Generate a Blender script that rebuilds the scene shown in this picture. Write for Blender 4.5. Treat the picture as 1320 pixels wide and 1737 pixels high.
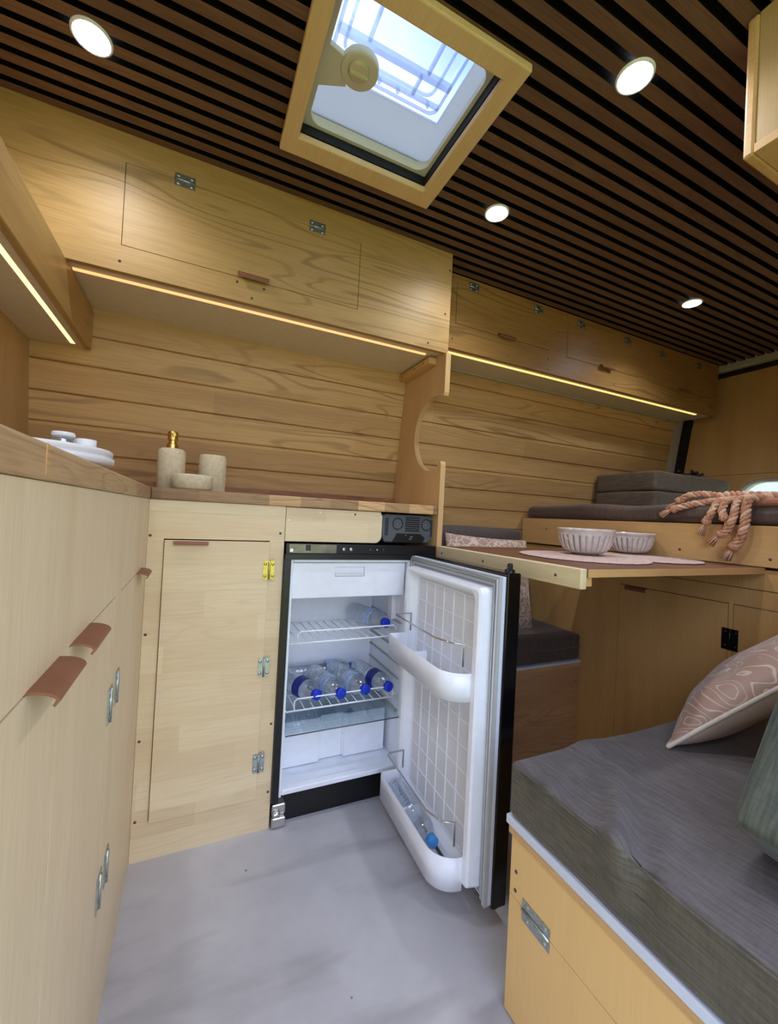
import bpy, bmesh, math, random
from mathutils import Vector, Matrix, noise
random.seed(7)
PI = math.pi
for o in list(bpy.data.objects): bpy.data.objects.remove(o)
S = bpy.context.scene; C = S.collection

# ------------------------------------------------------------------ camera
YAW, PITCH, ROLL, FPX = 0.432586574, 0.0116789805, 0.0516967741, 702.19
CAMZ = 0.8625
ca, sa = math.cos(YAW), math.sin(YAW); cb, sb = math.cos(PITCH), math.sin(PITCH)
fw = Vector((sa*cb, ca*cb, sb)); rt = Vector((ca, -sa, 0)); up = rt.cross(fw)
cr, sr = math.cos(ROLL), math.sin(ROLL)
r2 = rt*cr + up*sr; u2 = up*cr - rt*sr
cd = bpy.data.cameras.new('camera'); cam = bpy.data.objects.new('camera', cd); C.objects.link(cam)
cam.matrix_world = Matrix(((r2.x, u2.x, -fw.x, 0), (r2.y, u2.y, -fw.y, 0), (r2.z, u2.z, -fw.z, CAMZ), (0, 0, 0, 1)))
cd.sensor_fit = 'VERTICAL'; cd.sensor_height = 24; cd.lens = 24*FPX/1737; cd.clip_start = 0.01; cd.clip_end = 300
S.camera = cam

# ------------------------------------------------------------------ sky, sun, exposure
SKY_STRENGTH = 2.6; SUN = 6.0; EXPOSURE = 0.58
W = bpy.data.worlds.new('sky'); S.world = W; W.use_nodes = True
nt = W.node_tree; nt.nodes.clear()
wo = nt.nodes.new('ShaderNodeOutputWorld'); bg = nt.nodes.new('ShaderNodeBackground')
tc = nt.nodes.new('ShaderNodeTexCoord'); nz = nt.nodes.new('ShaderNodeTexNoise'); rp = nt.nodes.new('ShaderNodeValToRGB')
nz.inputs['Scale'].default_value = 3.0; nz.inputs['Detail'].default_value = 6
rp.color_ramp.elements[0].position = .38; rp.color_ramp.elements[0].color = (.36, .50, .86, 1)
rp.color_ramp.elements[1].position = .62; rp.color_ramp.elements[1].color = (.84, .88, 1.0, 1)
nt.links.new(tc.outputs['Generated'], nz.inputs['Vector']); nt.links.new(nz.outputs['Fac'], rp.inputs['Fac'])
nt.links.new(rp.outputs['Color'], bg.inputs['Color']); bg.inputs['Strength'].default_value = SKY_STRENGTH
nt.links.new(bg.outputs['Background'], wo.inputs['Surface'])
sd = bpy.data.lights.new('sun', 'SUN'); sd.energy = SUN; sd.angle = .02; sd.color = (1, .95, .86)
so = bpy.data.objects.new('sun', sd); C.objects.link(so)
so.rotation_euler = Vector((.05, -.55, -1)).to_track_quat('-Z', 'Y').to_euler()
def portal(name, loc, direction, sx, sy):          # daylight portals at the real openings: they only guide sampling of the sky
    l = bpy.data.lights.new(name, 'AREA'); l.shape = 'RECTANGLE'; l.size = sx; l.size_y = sy; l.cycles.is_portal = True
    o = bpy.data.objects.new(name, l); C.objects.link(o); o.location = loc
    o.rotation_euler = Vector(direction).to_track_quat('-Z', 'Y').to_euler()
portal('door_portal', (.16, -.14, .87), (0, 1, 0), 1.2, 1.72)
portal('hatch_portal', (.33, .80, 1.90), (0, 0, -1), .46, .46)
vs = S.view_settings; vs.view_transform = 'Standard'; vs.look = 'None'; vs.gamma = 1; vs.exposure = EXPOSURE
vs.use_curve_mapping = False

# ------------------------------------------------------------------ materials
def lin(c):
    return tuple(((v/255)/12.92 if v/255 <= .04045 else ((v/255+.055)/1.055)**2.4) for v in c) + (1,)
class NT:
    def __init__(s, name):
        s.m = bpy.data.materials.new(name); s.m.use_nodes = True; s.t = s.m.node_tree
        s.p = s.t.nodes['Principled BSDF']; s.o = s.t.nodes['Material Output']
    def n(s, k, **kw):
        x = s.t.nodes.new('ShaderNode'+k)
        for a, b in kw.items():
            if a.startswith('i_'): x.inputs[a[2:].replace('_', ' ')].default_value = b
            else: setattr(x, a, b)
        return x
    def l(s, a, b): s.t.links.new(a, b)
    def coord(s, scale=(1, 1, 1), rot=(0, 0, 0)):
        t = s.n('TexCoord'); m = s.n('Mapping'); m.inputs['Scale'].default_value = scale; m.inputs['Rotation'].default_value = rot
        s.l(t.outputs['Object'], m.inputs['Vector']); return m.outputs['Vector']
    def ramp(s, fac, stops):
        r = s.n('ValToRGB'); e = r.color_ramp.elements
        while len(e) < len(stops): e.new(.5)
        for i, (p, c) in enumerate(stops): e[i].position = p; e[i].color = c
        s.l(fac, r.inputs['Fac']); return r.outputs['Color']
    def mix(s, a, b, fac, mode='MIX'):
        m = s.n('Mix', data_type='RGBA', blend_type=mode)
        for v, k in ((fac, 'Factor'), (a, 'A'), (b, 'B')):
            i = [q for q in m.inputs if q.name == k and (k == 'Factor' and q.type == 'VALUE' or q.type == 'RGBA')][0]
            if hasattr(v, 'is_output'): s.l(v, i)
            else: i.default_value = v
        return [q for q in m.outputs if q.type == 'RGBA'][0]
    def bump(s, h, st=.2, d=.002):
        b = s.n('Bump'); b.inputs['Strength'].default_value = st; b.inputs['Distance'].default_value = d
        s.l(h, b.inputs['Height']); s.l(b.outputs['Normal'], s.p.inputs['Normal'])
def plain(name, c, rough=.5, metal=0, var=0, scale=40, bump=0, spec=.5, coat=0):
    k = NT(name); k.p.inputs['Roughness'].default_value = rough; k.p.inputs['Metallic'].default_value = metal
    k.p.inputs['Specular IOR Level'].default_value = spec; k.p.inputs['Coat Weight'].default_value = coat
    col = lin(c); k.p.inputs['Base Color'].default_value = col
    nz = k.n('TexNoise'); k.l(k.coord(), nz.inputs['Vector']); nz.inputs['Scale'].default_value = scale; nz.inputs['Detail'].default_value = 4
    v = max(var, .02)
    d = tuple(x*(1-v) for x in col[:3])+(1,); e = tuple(min(1, x*(1+v)) for x in col[:3])+(1,)
    k.l(k.ramp(nz.outputs['Fac'], [(.35, d), (.65, e)]), k.p.inputs['Base Color'])
    if bump: k.bump(nz.outputs['Fac'], bump, .002)
    return k.m
def wood(name, base, dark, light, axis='X', grain=1.0, knots=.5, rough=.5, blocks=None, spec=.35, bump=.08):
    """long-grained board: fine pores stretched along the axis, broad cathedral figure, sparse knots; blocks = (length, height) of glued staves"""
    k = NT(name); st = {'X': (1, 9, 9), 'Y': (9, 1, 9), 'Z': (9, 9, 1)}[axis]
    v = k.coord(tuple(q*grain for q in st))
    warp = k.n('TexNoise', i_Scale=1.1); k.l(v, warp.inputs['Vector']); warp.inputs['Detail'].default_value = 2
    add = k.n('VectorMath', operation='MULTIPLY_ADD'); k.l(warp.outputs['Color'], add.inputs[0]); add.inputs[1].default_value = (.7, .7, .7); k.l(v, add.inputs[2])
    fig = k.n('TexNoise', i_Scale=1.3); k.l(add.outputs[0], fig.inputs['Vector']); fig.inputs['Detail'].default_value = 1
    rings = k.n('Math', operation='MULTIPLY'); k.l(fig.outputs['Fac'], rings.inputs[0]); rings.inputs[1].default_value = 64
    sn = k.n('Math', operation='SINE'); k.l(rings.outputs[0], sn.inputs[0])
    v2 = k.coord(tuple(q*grain*7 if q > 1 else q*grain*2.5 for q in st))
    fine = k.n('TexNoise', i_Scale=4.0); k.l(v2, fine.inputs['Vector']); fine.inputs['Detail'].default_value = 5
    broad = k.n('TexNoise', i_Scale=1.0); k.l(v, broad.inputs['Vector']); broad.inputs['Detail'].default_value = 3
    B, D, L = lin(base), lin(dark), lin(light)
    c0 = k.ramp(broad.outputs['Fac'], [(.25, D), (.45, B), (.8, L)])
    c1 = k.ramp(fine.outputs['Fac'], [(.35, D), (.6, L)])
    c = k.mix(c0, c1, .28)
    msk = k.ramp(sn.outputs[0], [(.55, (0, 0, 0, 1)), (.98, (1, 1, 1, 1))])
    c = k.mix(c, tuple(q*.62 for q in D[:3])+(1,), k.mix((0, 0, 0, 1), k.mix(msk, k.ramp(broad.outputs['Fac'], [(.42, (0, 0, 0, 1)), (.6, (1, 1, 1, 1))]), 1.0, 'MULTIPLY'), min(1, .5*knots/.5)))
    kn = k.n('TexNoise', i_Scale=.9); k.l(k.coord(tuple(q*grain*(.7 if q > 1 else 3) for q in st)), kn.inputs['Vector'])
    c = k.mix(c, tuple(q*.5 for q in D[:3])+(1,), k.mix((0, 0, 0, 1), k.ramp(kn.outputs['Fac'], [(.66, (0, 0, 0, 1)), (.78, (1, 1, 1, 1))]), .8*knots))
    if blocks:
        sep = k.n('SeparateXYZ'); k.l(k.coord(), sep.inputs[0])
        a, b = blocks[2], blocks[3]
        def cell(out, size, off=None):
            m = k.n('Math', operation='MULTIPLY_ADD'); k.l(out, m.inputs[0]); m.inputs[1].default_value = 1/size
            if off is None: m.inputs[2].default_value = 100.13
            else: k.l(off, m.inputs[2])
            f = k.n('Math', operation='FLOOR'); k.l(m.outputs[0], f.inputs[0]); return f.outputs[0]
        row = cell(sep.outputs[b], blocks[1])
        jit = k.n('Math', operation='MULTIPLY'); k.l(row, jit.inputs[0]); jit.inputs[1].default_value = .377
        col = cell(sep.outputs[a], blocks[0], jit.outputs[0])
        cmb = k.n('CombineXYZ'); k.l(row, cmb.inputs[0]); k.l(col, cmb.inputs[1])
        wn = k.n('TexWhiteNoise'); k.l(cmb.outputs[0], wn.inputs['Vector'])
        lo, hi = blocks[4]
        c = k.mix(c, k.ramp(wn.outputs['Value'], [(0, (lo, lo*.95, lo*.9, 1)), (1, (hi, hi, hi*.98, 1))]), 1.0, 'MULTIPLY')
    k.l(c, k.p.inputs['Base Color']); k.p.inputs['Roughness'].default_value = rough
    k.p.inputs['Specular IOR Level'].default_value = spec
    k.bump(fine.outputs['Fac'], bump, .001); return k.m
def fabric(name, base, dark, light, axis=0, scale=420, rough=.75, sheen=.4):
    k = NT(name); v = k.coord()
    sc = [26, 26, 26]; sc[axis] = 900/3
    st = k.n('TexNoise', i_Scale=1.0); k.l(k.coord(tuple(sc)), st.inputs['Vector']); st.inputs['Detail'].default_value = 3
    sc2 = [300, 300, 300]; sc2[axis] = 40
    st2 = k.n('TexNoise', i_Scale=1.0); k.l(k.coord(tuple(sc2)), st2.inputs['Vector'])
    big = k.n('TexNoise', i_Scale=5.0); k.l(v, big.inputs['Vector']); big.inputs['Detail'].default_value = 3
    c = k.ramp(st.outputs['Fac'], [(.35, lin(dark)), (.65, lin(light))])
    c = k.mix(c, k.ramp(st2.outputs['Fac'], [(.4, lin(dark)), (.6, lin(base))]), .35)
    c = k.mix(c, k.ramp(big.outputs['Fac'], [(.35, lin(dark)), (.65, lin(light))]), .3)
    k.l(c, k.p.inputs['Base Color']); k.p.inputs['Roughness'].default_value = rough
    k.p.inputs['Sheen Weight'].default_value = sheen*.4; k.p.inputs['Sheen Roughness'].default_value = .4
    k.bump(st.outputs['Fac'], .35, .001); return k.m
def glass(name, tint=(.93, .97, 1), refl=.12, rough=.03, white=0.0):
    k = NT(name); k.t.nodes.remove(k.p)
    t = k.n('BsdfTransparent'); t.inputs[0].default_value = tint+(1,)
    g = k.n('BsdfGlossy'); g.inputs['Roughness'].default_value = rough; g.inputs[0].default_value = (.95, .97, 1, 1)
    lw = k.n('LayerWeight'); lw.inputs['Blend'].default_value = .35
    ma = k.n('Math', operation='MULTIPLY_ADD'); k.l(lw.outputs['Facing'], ma.inputs[0]); ma.inputs[1].default_value = .45; ma.inputs[2].default_value = refl
    m = k.n('MixShader'); k.l(ma.outputs[0], m.inputs[0]); k.l(t.outputs[0], m.inputs[1]); k.l(g.outputs[0], m.inputs[2])
    out = m
    if white:
        d = k.n('BsdfDiffuse'); d.inputs[0].default_value = (.6, .62, .64, 1); tr = k.n('BsdfTranslucent'); tr.inputs[0].default_value = (.42, .45, .48, 1)
        m1 = k.n('MixShader'); m1.inputs[0].default_value = .6; k.l(d.outputs[0], m1.inputs[1]); k.l(tr.outputs[0], m1.inputs[2])
        m2 = k.n('MixShader'); m2.inputs[0].default_value = white; k.l(m.outputs[0], m2.inputs[1]); k.l(m1.outputs[0], m2.inputs[2]); out = m2
    k.l(out.outputs[0], k.o.inputs[0]); return k.m
def emit(name, c, s):
    k = NT(name); k.p.inputs['Emission Color'].default_value = c+(1,); k.p.inputs['Emission Strength'].default_value = s
    k.p.inputs['Base Color'].default_value = (.8, .8, .8, 1); return k.m

OAK = dict(base=(178, 140, 80), dark=(156, 118, 64), light=(192, 156, 96))
M = {}
M['oak'] = wood('oak_laminate', axis='X', knots=.55, rough=.5, spec=.4, **OAK)
M['oak_rear'] = wood('oak_laminate_rear', (166, 122, 66), (142, 100, 52), (184, 142, 82), axis='X', knots=.6, rough=.42, spec=.45)
M['oak_y'] = wood('oak_laminate_crosswise', axis='Y', knots=.5, rough=.42, spec=.45, **OAK)
M['plank'] = wood('oak_wall_planks', (196, 156, 100), (172, 132, 80), (208, 170, 114), axis='X', knots=.6, rough=.5, grain=.9, blocks=(1.3, .0832, 0, 2, (.80, 1.05)))
M['maple_x'] = wood('pale_maple_laminate', (222, 202, 164), (212, 188, 148), (232, 214, 178), axis='X', knots=.12, rough=.45, grain=1.2, blocks=(.35, .066, 0, 2, (.93, 1.04)))
M['maple_z'] = wood('pale_maple_laminate_upright', (218, 196, 160), (206, 182, 144), (228, 208, 172), axis='Z', knots=.10, rough=.45, grain=1.6)
M['ply'] = wood('plain_birch_ply', (206, 166, 112), (192, 150, 98), (218, 180, 126), axis='Z', knots=.06, rough=.5, grain=1.6)
M['birch'] = wood('yellow_birch_face', (226, 186, 122), (221, 180, 117), (229, 190, 128), axis='Z', knots=.03, rough=.5, grain=1.6)
M['hatch_wood'] = wood('pale_hatch_frame', (220, 186, 132), (206, 170, 116), (228, 196, 144), axis='Y', knots=.03, rough=.5, grain=1.6)
M['wall_ply'] = wood('olive_tan_wall_board', (186, 152, 102), (172, 138, 90), (198, 164, 112), axis='Z', knots=.04, rough=.5, grain=1.6)
M['ply_bed'] = wood('tan_cabinet_board', (206, 160, 96), (192, 146, 86), (216, 172, 108), axis='Z', knots=.04, rough=.5, grain=1.6)
M['ply_y'] = wood('tan_board_crosswise', (206, 162, 102), (190, 146, 90), (216, 174, 114), axis='Y', knots=.04, rough=.5, grain=1.4)
M['edge'] = wood('raw_ply_edge', (200, 158, 106), (178, 136, 86), (212, 172, 120), axis='Y', knots=.1, rough=.6, grain=2.5)
M['pale_edge'] = wood('pale_lipping', (226, 206, 162), (206, 184, 138), (236, 218, 180), axis='Y', knots=.1, rough=.55, grain=2.5)
M['table'] = wood('table_top_laminate', (116, 76, 54), (98, 62, 44), (132, 90, 64), axis='X', knots=.1, rough=.4, grain=1.2)
M['butcher'] = wood('butcher_block', (176, 138, 94), (140, 100, 62), (206, 172, 126), axis='X', knots=.5, rough=.5, grain=1.6, blocks=(.085, .2, 0, 1, (.5, 1.3)))
M['butcher_y'] = wood('butcher_block_lengthwise', (176, 142, 104), (146, 112, 78), (196, 164, 124), axis='Y', knots=.35, rough=.5, grain=1.6, blocks=(.43, .2, 1, 0, (.82, 1.06)))
M['butcher_dark'] = wood('butcher_block_upstand', (138, 90, 50), (104, 64, 34), (176, 124, 72), axis='X', knots=.3, rough=.5, grain=1.6, blocks=(.07, .2, 0, 1, (.6, 1.2)))
M['bench_oak'] = wood('brown_oak_bench_front', (184, 142, 100), (156, 116, 76), (202, 160, 118), axis='X', knots=.35, rough=.5, grain=1.2)
M['walnut'] = wood('walnut_slat', (106, 76, 53), (82, 57, 40), (126, 93, 67), axis='X', knots=.3, rough=.55, grain=1.3)
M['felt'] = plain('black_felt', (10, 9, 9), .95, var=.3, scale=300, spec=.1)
M['under'] = plain('taupe_panel', (214, 198, 168), .55, var=.03)
M['black'] = plain('black_plastic', (12, 12, 13), .3, var=.1)
M['blackgloss'] = plain('black_gloss_door', (7, 7, 9), .12, var=.1)
M['fridge'] = plain('white_fridge_plastic', (240, 243, 250), .28, var=.01, coat=.15)
M['fridge_in'] = plain('fridge_liner_panel', (222, 222, 226), .4, var=.01)
M['gasket'] = plain('grey_door_gasket', (176, 178, 178), .5, var=.03)
M['wire_w'] = plain('white_coated_wire', (238, 240, 246), .35)
M['chrome'] = plain('chrome_wire', (200, 198, 196), .22, 1)
M['zinc'] = plain('zinc_hinge', (176, 184, 180), .32, .9, var=.15, scale=200)
M['brass'] = plain('brass_hinge', (205, 184, 96), .3, .8, var=.15, scale=200)
M['gold'] = plain('brushed_gold', (214, 180, 104), .3, 1, var=.06)
M['screw'] = plain('dull_screw', (96, 88, 76), .4, .7)
M['copper'] = plain('brown_leather_pull', (140, 92, 66), .5, .15, var=.06)
M['grey'] = plain('dark_grey_shell', (88, 92, 97), .5, var=.05)
M['white'] = plain('white_matt', (232, 232, 232), .45, var=.01)
M['strip_w'] = plain('white_edge_strip', (206, 212, 226), .5, var=.01)
M['cream'] = plain('cream_plastic', (214, 208, 184), .45, var=.02)
M['beige_knob'] = plain('beige_knob', (206, 196, 158), .45, var=.02)
M['rubber'] = plain('black_rubber', (8, 8, 8), .7)
M['trim_w'] = plain('offwhite_trim', (176, 170, 152), .5, var=.03)
M['stone'] = plain('speckled_beige_ceramic', (202, 186, 152), .75, var=.10, scale=90, bump=.1)
M['bowl'] = plain('reactive_white_glaze', (206, 196, 188), .3, var=.12, scale=50, coat=.2)
M['bowl_groove'] = plain('grey_glaze_pooled', (150, 138, 130), .35, var=.1)
M['cap'] = plain('royal_blue_cap', (16, 52, 190), .4)
M['cap_l'] = plain('light_blue_cap', (70, 150, 220), .4)
M['label_b'] = plain('navy_bottle_label', (28, 40, 130), .45, var=.25, scale=90)
M['label_pale'] = plain('white_bottle_label', (208, 216, 232), .45, var=.08, scale=70)
M['label_w'] = plain('pale_bottle_label', (170, 190, 222), .45, var=.25, scale=70)
M['pet'] = glass('clear_bottle_plastic', (.90, .94, .98), .22, .08, white=.10)
M['glass'] = glass('shelf_glass', (.86, .93, .94), .08)
M['pane'] = glass('window_glass', (.92, .96, .95), .04)
M['acrylic'] = glass('clear_acrylic', (.70, .75, .84), .08, .05)
M['acrylic_rib'] = glass('clear_acrylic_rib', (.8, .86, .95), .1, .1, white=.25)
M['acrylic_w'] = glass('frosted_acrylic', (.3, .32, .34), .05, .3, white=.85)
M['fab'] = fabric('grey_brown_weave', (92, 84, 82), (70, 64, 63), (110, 102, 100), axis=0)
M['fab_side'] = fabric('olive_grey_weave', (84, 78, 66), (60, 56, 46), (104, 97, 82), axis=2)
M['fab_fold'] = fabric('brown_grey_weave', (104, 88, 70), (82, 68, 52), (122, 104, 84), axis=2)
M['fab_far'] = fabric('brown_weave', (82, 70, 62), (64, 54, 48), (100, 88, 80), axis=0)
M['fab_bed'] = fabric('dark_taupe_satin_weave', (88, 70, 60), (68, 52, 44), (108, 88, 76), axis=1, rough=.5)
M['fab_green'] = fabric('green_grey_weave', (78, 82, 70), (56, 60, 52), (98, 101, 88), axis=1)
M['satin'] = plain('champagne_satin', (188, 168, 148), .38, var=.06, scale=12)
M['piping'] = plain('pale_piping', (206, 192, 178), .6, var=.05)
M['rope'] = plain('coral_rope_yarn', (196, 142, 108), .85, var=.28, scale=160, bump=.5)
M['rope_pale'] = plain('pale_rope_yarn', (222, 184, 152), .85, var=.15, scale=160, bump=.4)
M['throw'] = fabric('coral_knit', (184, 120, 92), (150, 90, 66), (206, 146, 116), axis=0, rough=.9)
M['twig'] = plain('dark_dried_twig', (44, 26, 22), .8, var=.3)
M['socket'] = plain('socket_black', (16, 16, 18), .4)
M['led1'] = emit('amber_led', (1, .40, .13), .95)
M['led2'] = emit('yellow_led', (1, .62, .17), 1.05)
M['led3'] = emit('bright_led', (1, .55, .2), 1.9)
M['lamp'] = emit('cool_white_lens', (.86, .90, 1), 20.0)
k = NT('vinyl_floor'); v = k.coord((1, 1, 1), (0, 0, .5))
a = k.n('TexNoise', i_Scale=2.2); k.l(v, a.inputs['Vector']); a.inputs['Detail'].default_value = 8; a.inputs['Roughness'].default_value = .65
b = k.n('TexNoise', i_Scale=1.0); k.l(k.coord((2.2, 9, 1), (0, 0, .35)), b.inputs['Vector']); b.inputs['Detail'].default_value = 9
c = k.ramp(a.outputs['Fac'], [(.3, lin((172, 170, 174))), (.7, lin((204, 201, 203)))])
c = k.mix(c, lin((150, 146, 148)), k.ramp(b.outputs['Fac'], [(.52, (0, 0, 0, 1)), (.68, (.8, .8, .8, 1))]))
sp = k.n('TexVoronoi', i_Scale=9.0); k.l(k.coord(), sp.inputs['Vector'])
c = k.mix(c, lin((90, 86, 84)), k.ramp(sp.outputs['Distance'], [(.018, (1, 1, 1, 1)), (.03, (0, 0, 0, 1))]))
k.l(c, k.p.inputs['Base Color']); k.p.inputs['Roughness'].default_value = .42; k.bump(b.outputs['Fac'], .06, .001); M['floor'] = k.m
def patterned(name, ground, line, scale, w=.06):
    k = NT(name); v = k.coord((1, 1, 1))
    wn = k.n('TexNoise', i_Scale=scale*.4); k.l(v, wn.inputs['Vector'])
    ad = k.n('VectorMath', operation='MULTIPLY_ADD'); k.l(wn.outputs['Color'], ad.inputs[0]); ad.inputs[1].default_value = (.06, .06, .06); k.l(v, ad.inputs[2])
    vo = k.n('TexVoronoi', feature='DISTANCE_TO_EDGE', i_Scale=scale); k.l(ad.outputs[0], vo.inputs['Vector'])
    f = k.ramp(vo.outputs['Distance'], [(w*.6, (1, 1, 1, 1)), (w*1.3, (0, 0, 0, 1))])
    k.l(k.mix(lin(ground), lin(line), f), k.p.inputs['Base Color']); k.p.inputs['Roughness'].default_value = .6
    k.p.inputs['Sheen Weight'].default_value = .3; k.bump(f, .4, .002); return k.m
def contours(name, ground, line, scale):
    k = NT(name); nz = k.n('TexNoise', i_Scale=scale); k.l(k.coord((1.6, .8, 1), (.5, .3, .7)), nz.inputs['Vector']); nz.inputs['Detail'].default_value = 1.5; nz.inputs['Distortion'].default_value = .6
    ml = k.n('Math', operation='MULTIPLY'); k.l(nz.outputs['Fac'], ml.inputs[0]); ml.inputs[1].default_value = 13
    fr_ = k.n('Math', operation='FRACT'); k.l(ml.outputs[0], fr_.inputs[0])
    f = k.ramp(fr_.outputs[0], [(0, (0, 0, 0, 1)), (.06, (.9, .9, .9, 1)), (.12, (.9, .9, .9, 1)), (.24, (0, 0, 0, 1))])
    g = k.ramp(nz.outputs['Fac'], [(.35, tuple(q*.8 for q in lin(ground)[:3])+(1,)), (.65, lin(ground))])
    k.l(k.mix(g, lin(line), f), k.p.inputs['Base Color']); k.p.inputs['Roughness'].default_value = .5
    k.p.inputs['Sheen Weight'].default_value = .3; k.bump(f, .3, .002); return k.m
M['pattern'] = contours('branch_patterned_cloth', (168, 132, 112), (206, 186, 164), 9)
M['pattern_far'] = patterned('lattice_patterned_cloth', (178, 142, 120), (216, 196, 176), 34, .07)
M['mat'] = plain('woven_pink_placemat', (206, 176, 160), .8, var=.16, scale=120, bump=.6)
k = NT('grass'); a = k.n('TexNoise', i_Scale=3.0); k.l(k.coord(), a.inputs['Vector']); a.inputs['Detail'].default_value = 8
k.l(k.ramp(a.outputs['Fac'], [(.3, (.17, .22, .06, 1)), (.7, (.28, .33, .11, 1))]), k.p.inputs['Base Color']); k.p.inputs['Roughness'].default_value = .9; M['grass'] = k.m
M['leaf'] = plain('leaves', (120, 150, 70), .7, var=.4, scale=8)
M['siding'] = plain('pale_siding', (206, 202, 190), .7, var=.03)
M['roof'] = plain('grey_roof', (120, 124, 128), .7, var=.1)

# ------------------------------------------------------------------ geometry helpers
ORG = {}
class MB:
    def __init__(s): s.bm = bmesh.new(); s.mi = 0; s.mats = []
    def _t(s, faces):
        for f in faces: f.material_index = s.mi
    def box(s, x0, x1, y0, y1, z0, z1, mi=None):
        vs = [s.bm.verts.new((x, y, z)) for x in (x0, x1) for y in (y0, y1) for z in (z0, z1)]
        q = [(0, 1, 3, 2), (4, 6, 7, 5), (0, 4, 5, 1), (2, 3, 7, 6), (0, 2, 6, 4), (1, 5, 7, 3)]
        for a in q:
            f = s.bm.faces.new([vs[i] for i in a]); f.material_index = s.mi if mi is None else mi
        return vs
    def tube(s, pts, r, seg=8, closed=False, smooth=True, radii=None):
        pts = [Vector(p) for p in pts]; n = len(pts); rings = []
        up = None
        for i, p in enumerate(pts):
            if closed: t = pts[(i+1) % n]-pts[i-1]
            else: t = pts[min(i+1, n-1)]-pts[max(i-1, 0)]
            if t.length < 1e-9: t = Vector((0, 0, 1))
            t.normalize()
            if up is None: up = Vector((0, 0, 1)) if abs(t.z) < .9 else Vector((1, 0, 0))
            a = t.cross(up)
            if a.length < 1e-5: a = t.cross(Vector((0, 1, .1)))
            a.normalize(); b = a.cross(t); up = b
            rr = radii[i] if radii else r
            rings.append([s.bm.verts.new(p+a*(rr*math.cos(2*PI*j/seg))+b*(rr*math.sin(2*PI*j/seg))) for j in range(seg)])
        for i in range(n if closed else n-1):
            A, B = rings[i], rings[(i+1) % n]
            for j in range(seg):
                f = s.bm.faces.new((A[j], A[(j+1) % seg], B[(j+1) % seg], B[j])); f.smooth = smooth; f.material_index = s.mi
        if not closed:
            s._t([s.bm.faces.new(rings[0][::-1]), s.bm.faces.new(rings[-1])])
    def lathe(s, prof, mat=Matrix(), seg=32, smooth=True, flute=None):
        rings = []
        for r, z in prof:
            if r < 1e-6: rings.append([s.bm.verts.new(mat @ Vector((0, 0, z)))])
            else:
                R = []
                for j in range(seg):
                    a = 2*PI*j/seg; rr = r*(flute(a, r, z) if flute else 1)
                    R.append(s.bm.verts.new(mat @ Vector((rr*math.cos(a), rr*math.sin(a), z))))
                rings.append(R)
        for A, B in zip(rings, rings[1:]):
            for j in range(seg):
                j2 = (j+1) % seg
                if len(A) == 1 and len(B) == 1: continue
                if len(A) == 1: vv = (A[0], B[j2], B[j])
                elif len(B) == 1: vv = (A[j], A[j2], B[0])
                else: vv = (A[j], A[j2], B[j2], B[j])
                f = s.bm.faces.new(vv); f.smooth = smooth; f.material_index = s.mi
    def prism(s, poly, axis, t0, t1, smooth=False):
        """poly: 2-D outline; axis X -> (y,z), Y -> (x,z), Z -> (x,y)"""
        def P(q, t): return {'X': (t, q[0], q[1]), 'Y': (q[0], t, q[1]), 'Z': (q[0], q[1], t)}[axis]
        A = [s.bm.verts.new(P(q, t0)) for q in poly]; B = [s.bm.verts.new(P(q, t1)) for q in poly]; n = len(poly)
        s._t([s.bm.faces.new(A[::-1]), s.bm.faces.new(B)])
        for i in range(n):
            f = s.bm.faces.new((A[i], A[(i+1) % n], B[(i+1) % n], B[i])); f.material_index = s.mi; f.smooth = smooth
    def grid(s, axis, a0, a1, b0, b1, t0, t1, holes=()):
        """board in the plane across `axis` with rectangular openings"""
        A = sorted({a0, a1, *[h[0] for h in holes], *[h[1] for h in holes]}); B = sorted({b0, b1, *[h[2] for h in holes], *[h[3] for h in holes]})
        A = [v for v in A if a0 <= v <= a1]; B = [v for v in B if b0 <= v <= b1]
        def P(a, b, t): return {'X': (t, a, b), 'Y': (a, t, b), 'Z': (a, b, t)}[axis]
        solid = lambda i, j: 0 <= i < len(A)-1 and 0 <= j < len(B)-1 and not any(h[0] < (A[i]+A[i+1])/2 < h[1] and h[2] < (B[j]+B[j+1])/2 < h[3] for h in holes)
        V = {}
        def v(i, j, t):
            if (i, j, t) not in V: V[i, j, t] = s.bm.verts.new(P(A[i], B[j], t))
            return V[i, j, t]
        for i in range(len(A)-1):
            for j in range(len(B)-1):
                if not solid(i, j): continue
                fs = [[(i, j, t0), (i, j+1, t0), (i+1, j+1, t0), (i+1, j, t0)], [(i, j, t1), (i+1, j, t1), (i+1, j+1, t1), (i, j+1, t1)]]
                if not solid(i-1, j): fs.append([(i, j, t0), (i, j, t1), (i, j+1, t1), (i, j+1, t0)])
                if not solid(i+1, j): fs.append([(i+1, j, t0), (i+1, j+1, t0), (i+1, j+1, t1), (i+1, j, t1)])
                if not solid(i, j-1): fs.append([(i, j, t0), (i+1, j, t0), (i+1, j, t1), (i, j, t1)])
                if not solid(i, j+1): fs.append([(i, j+1, t0), (i, j+1, t1), (i+1, j+1, t1), (i+1, j+1, t0)])
                for q in fs: s._t([s.bm.faces.new([v(*w) for w in q])])
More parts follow.
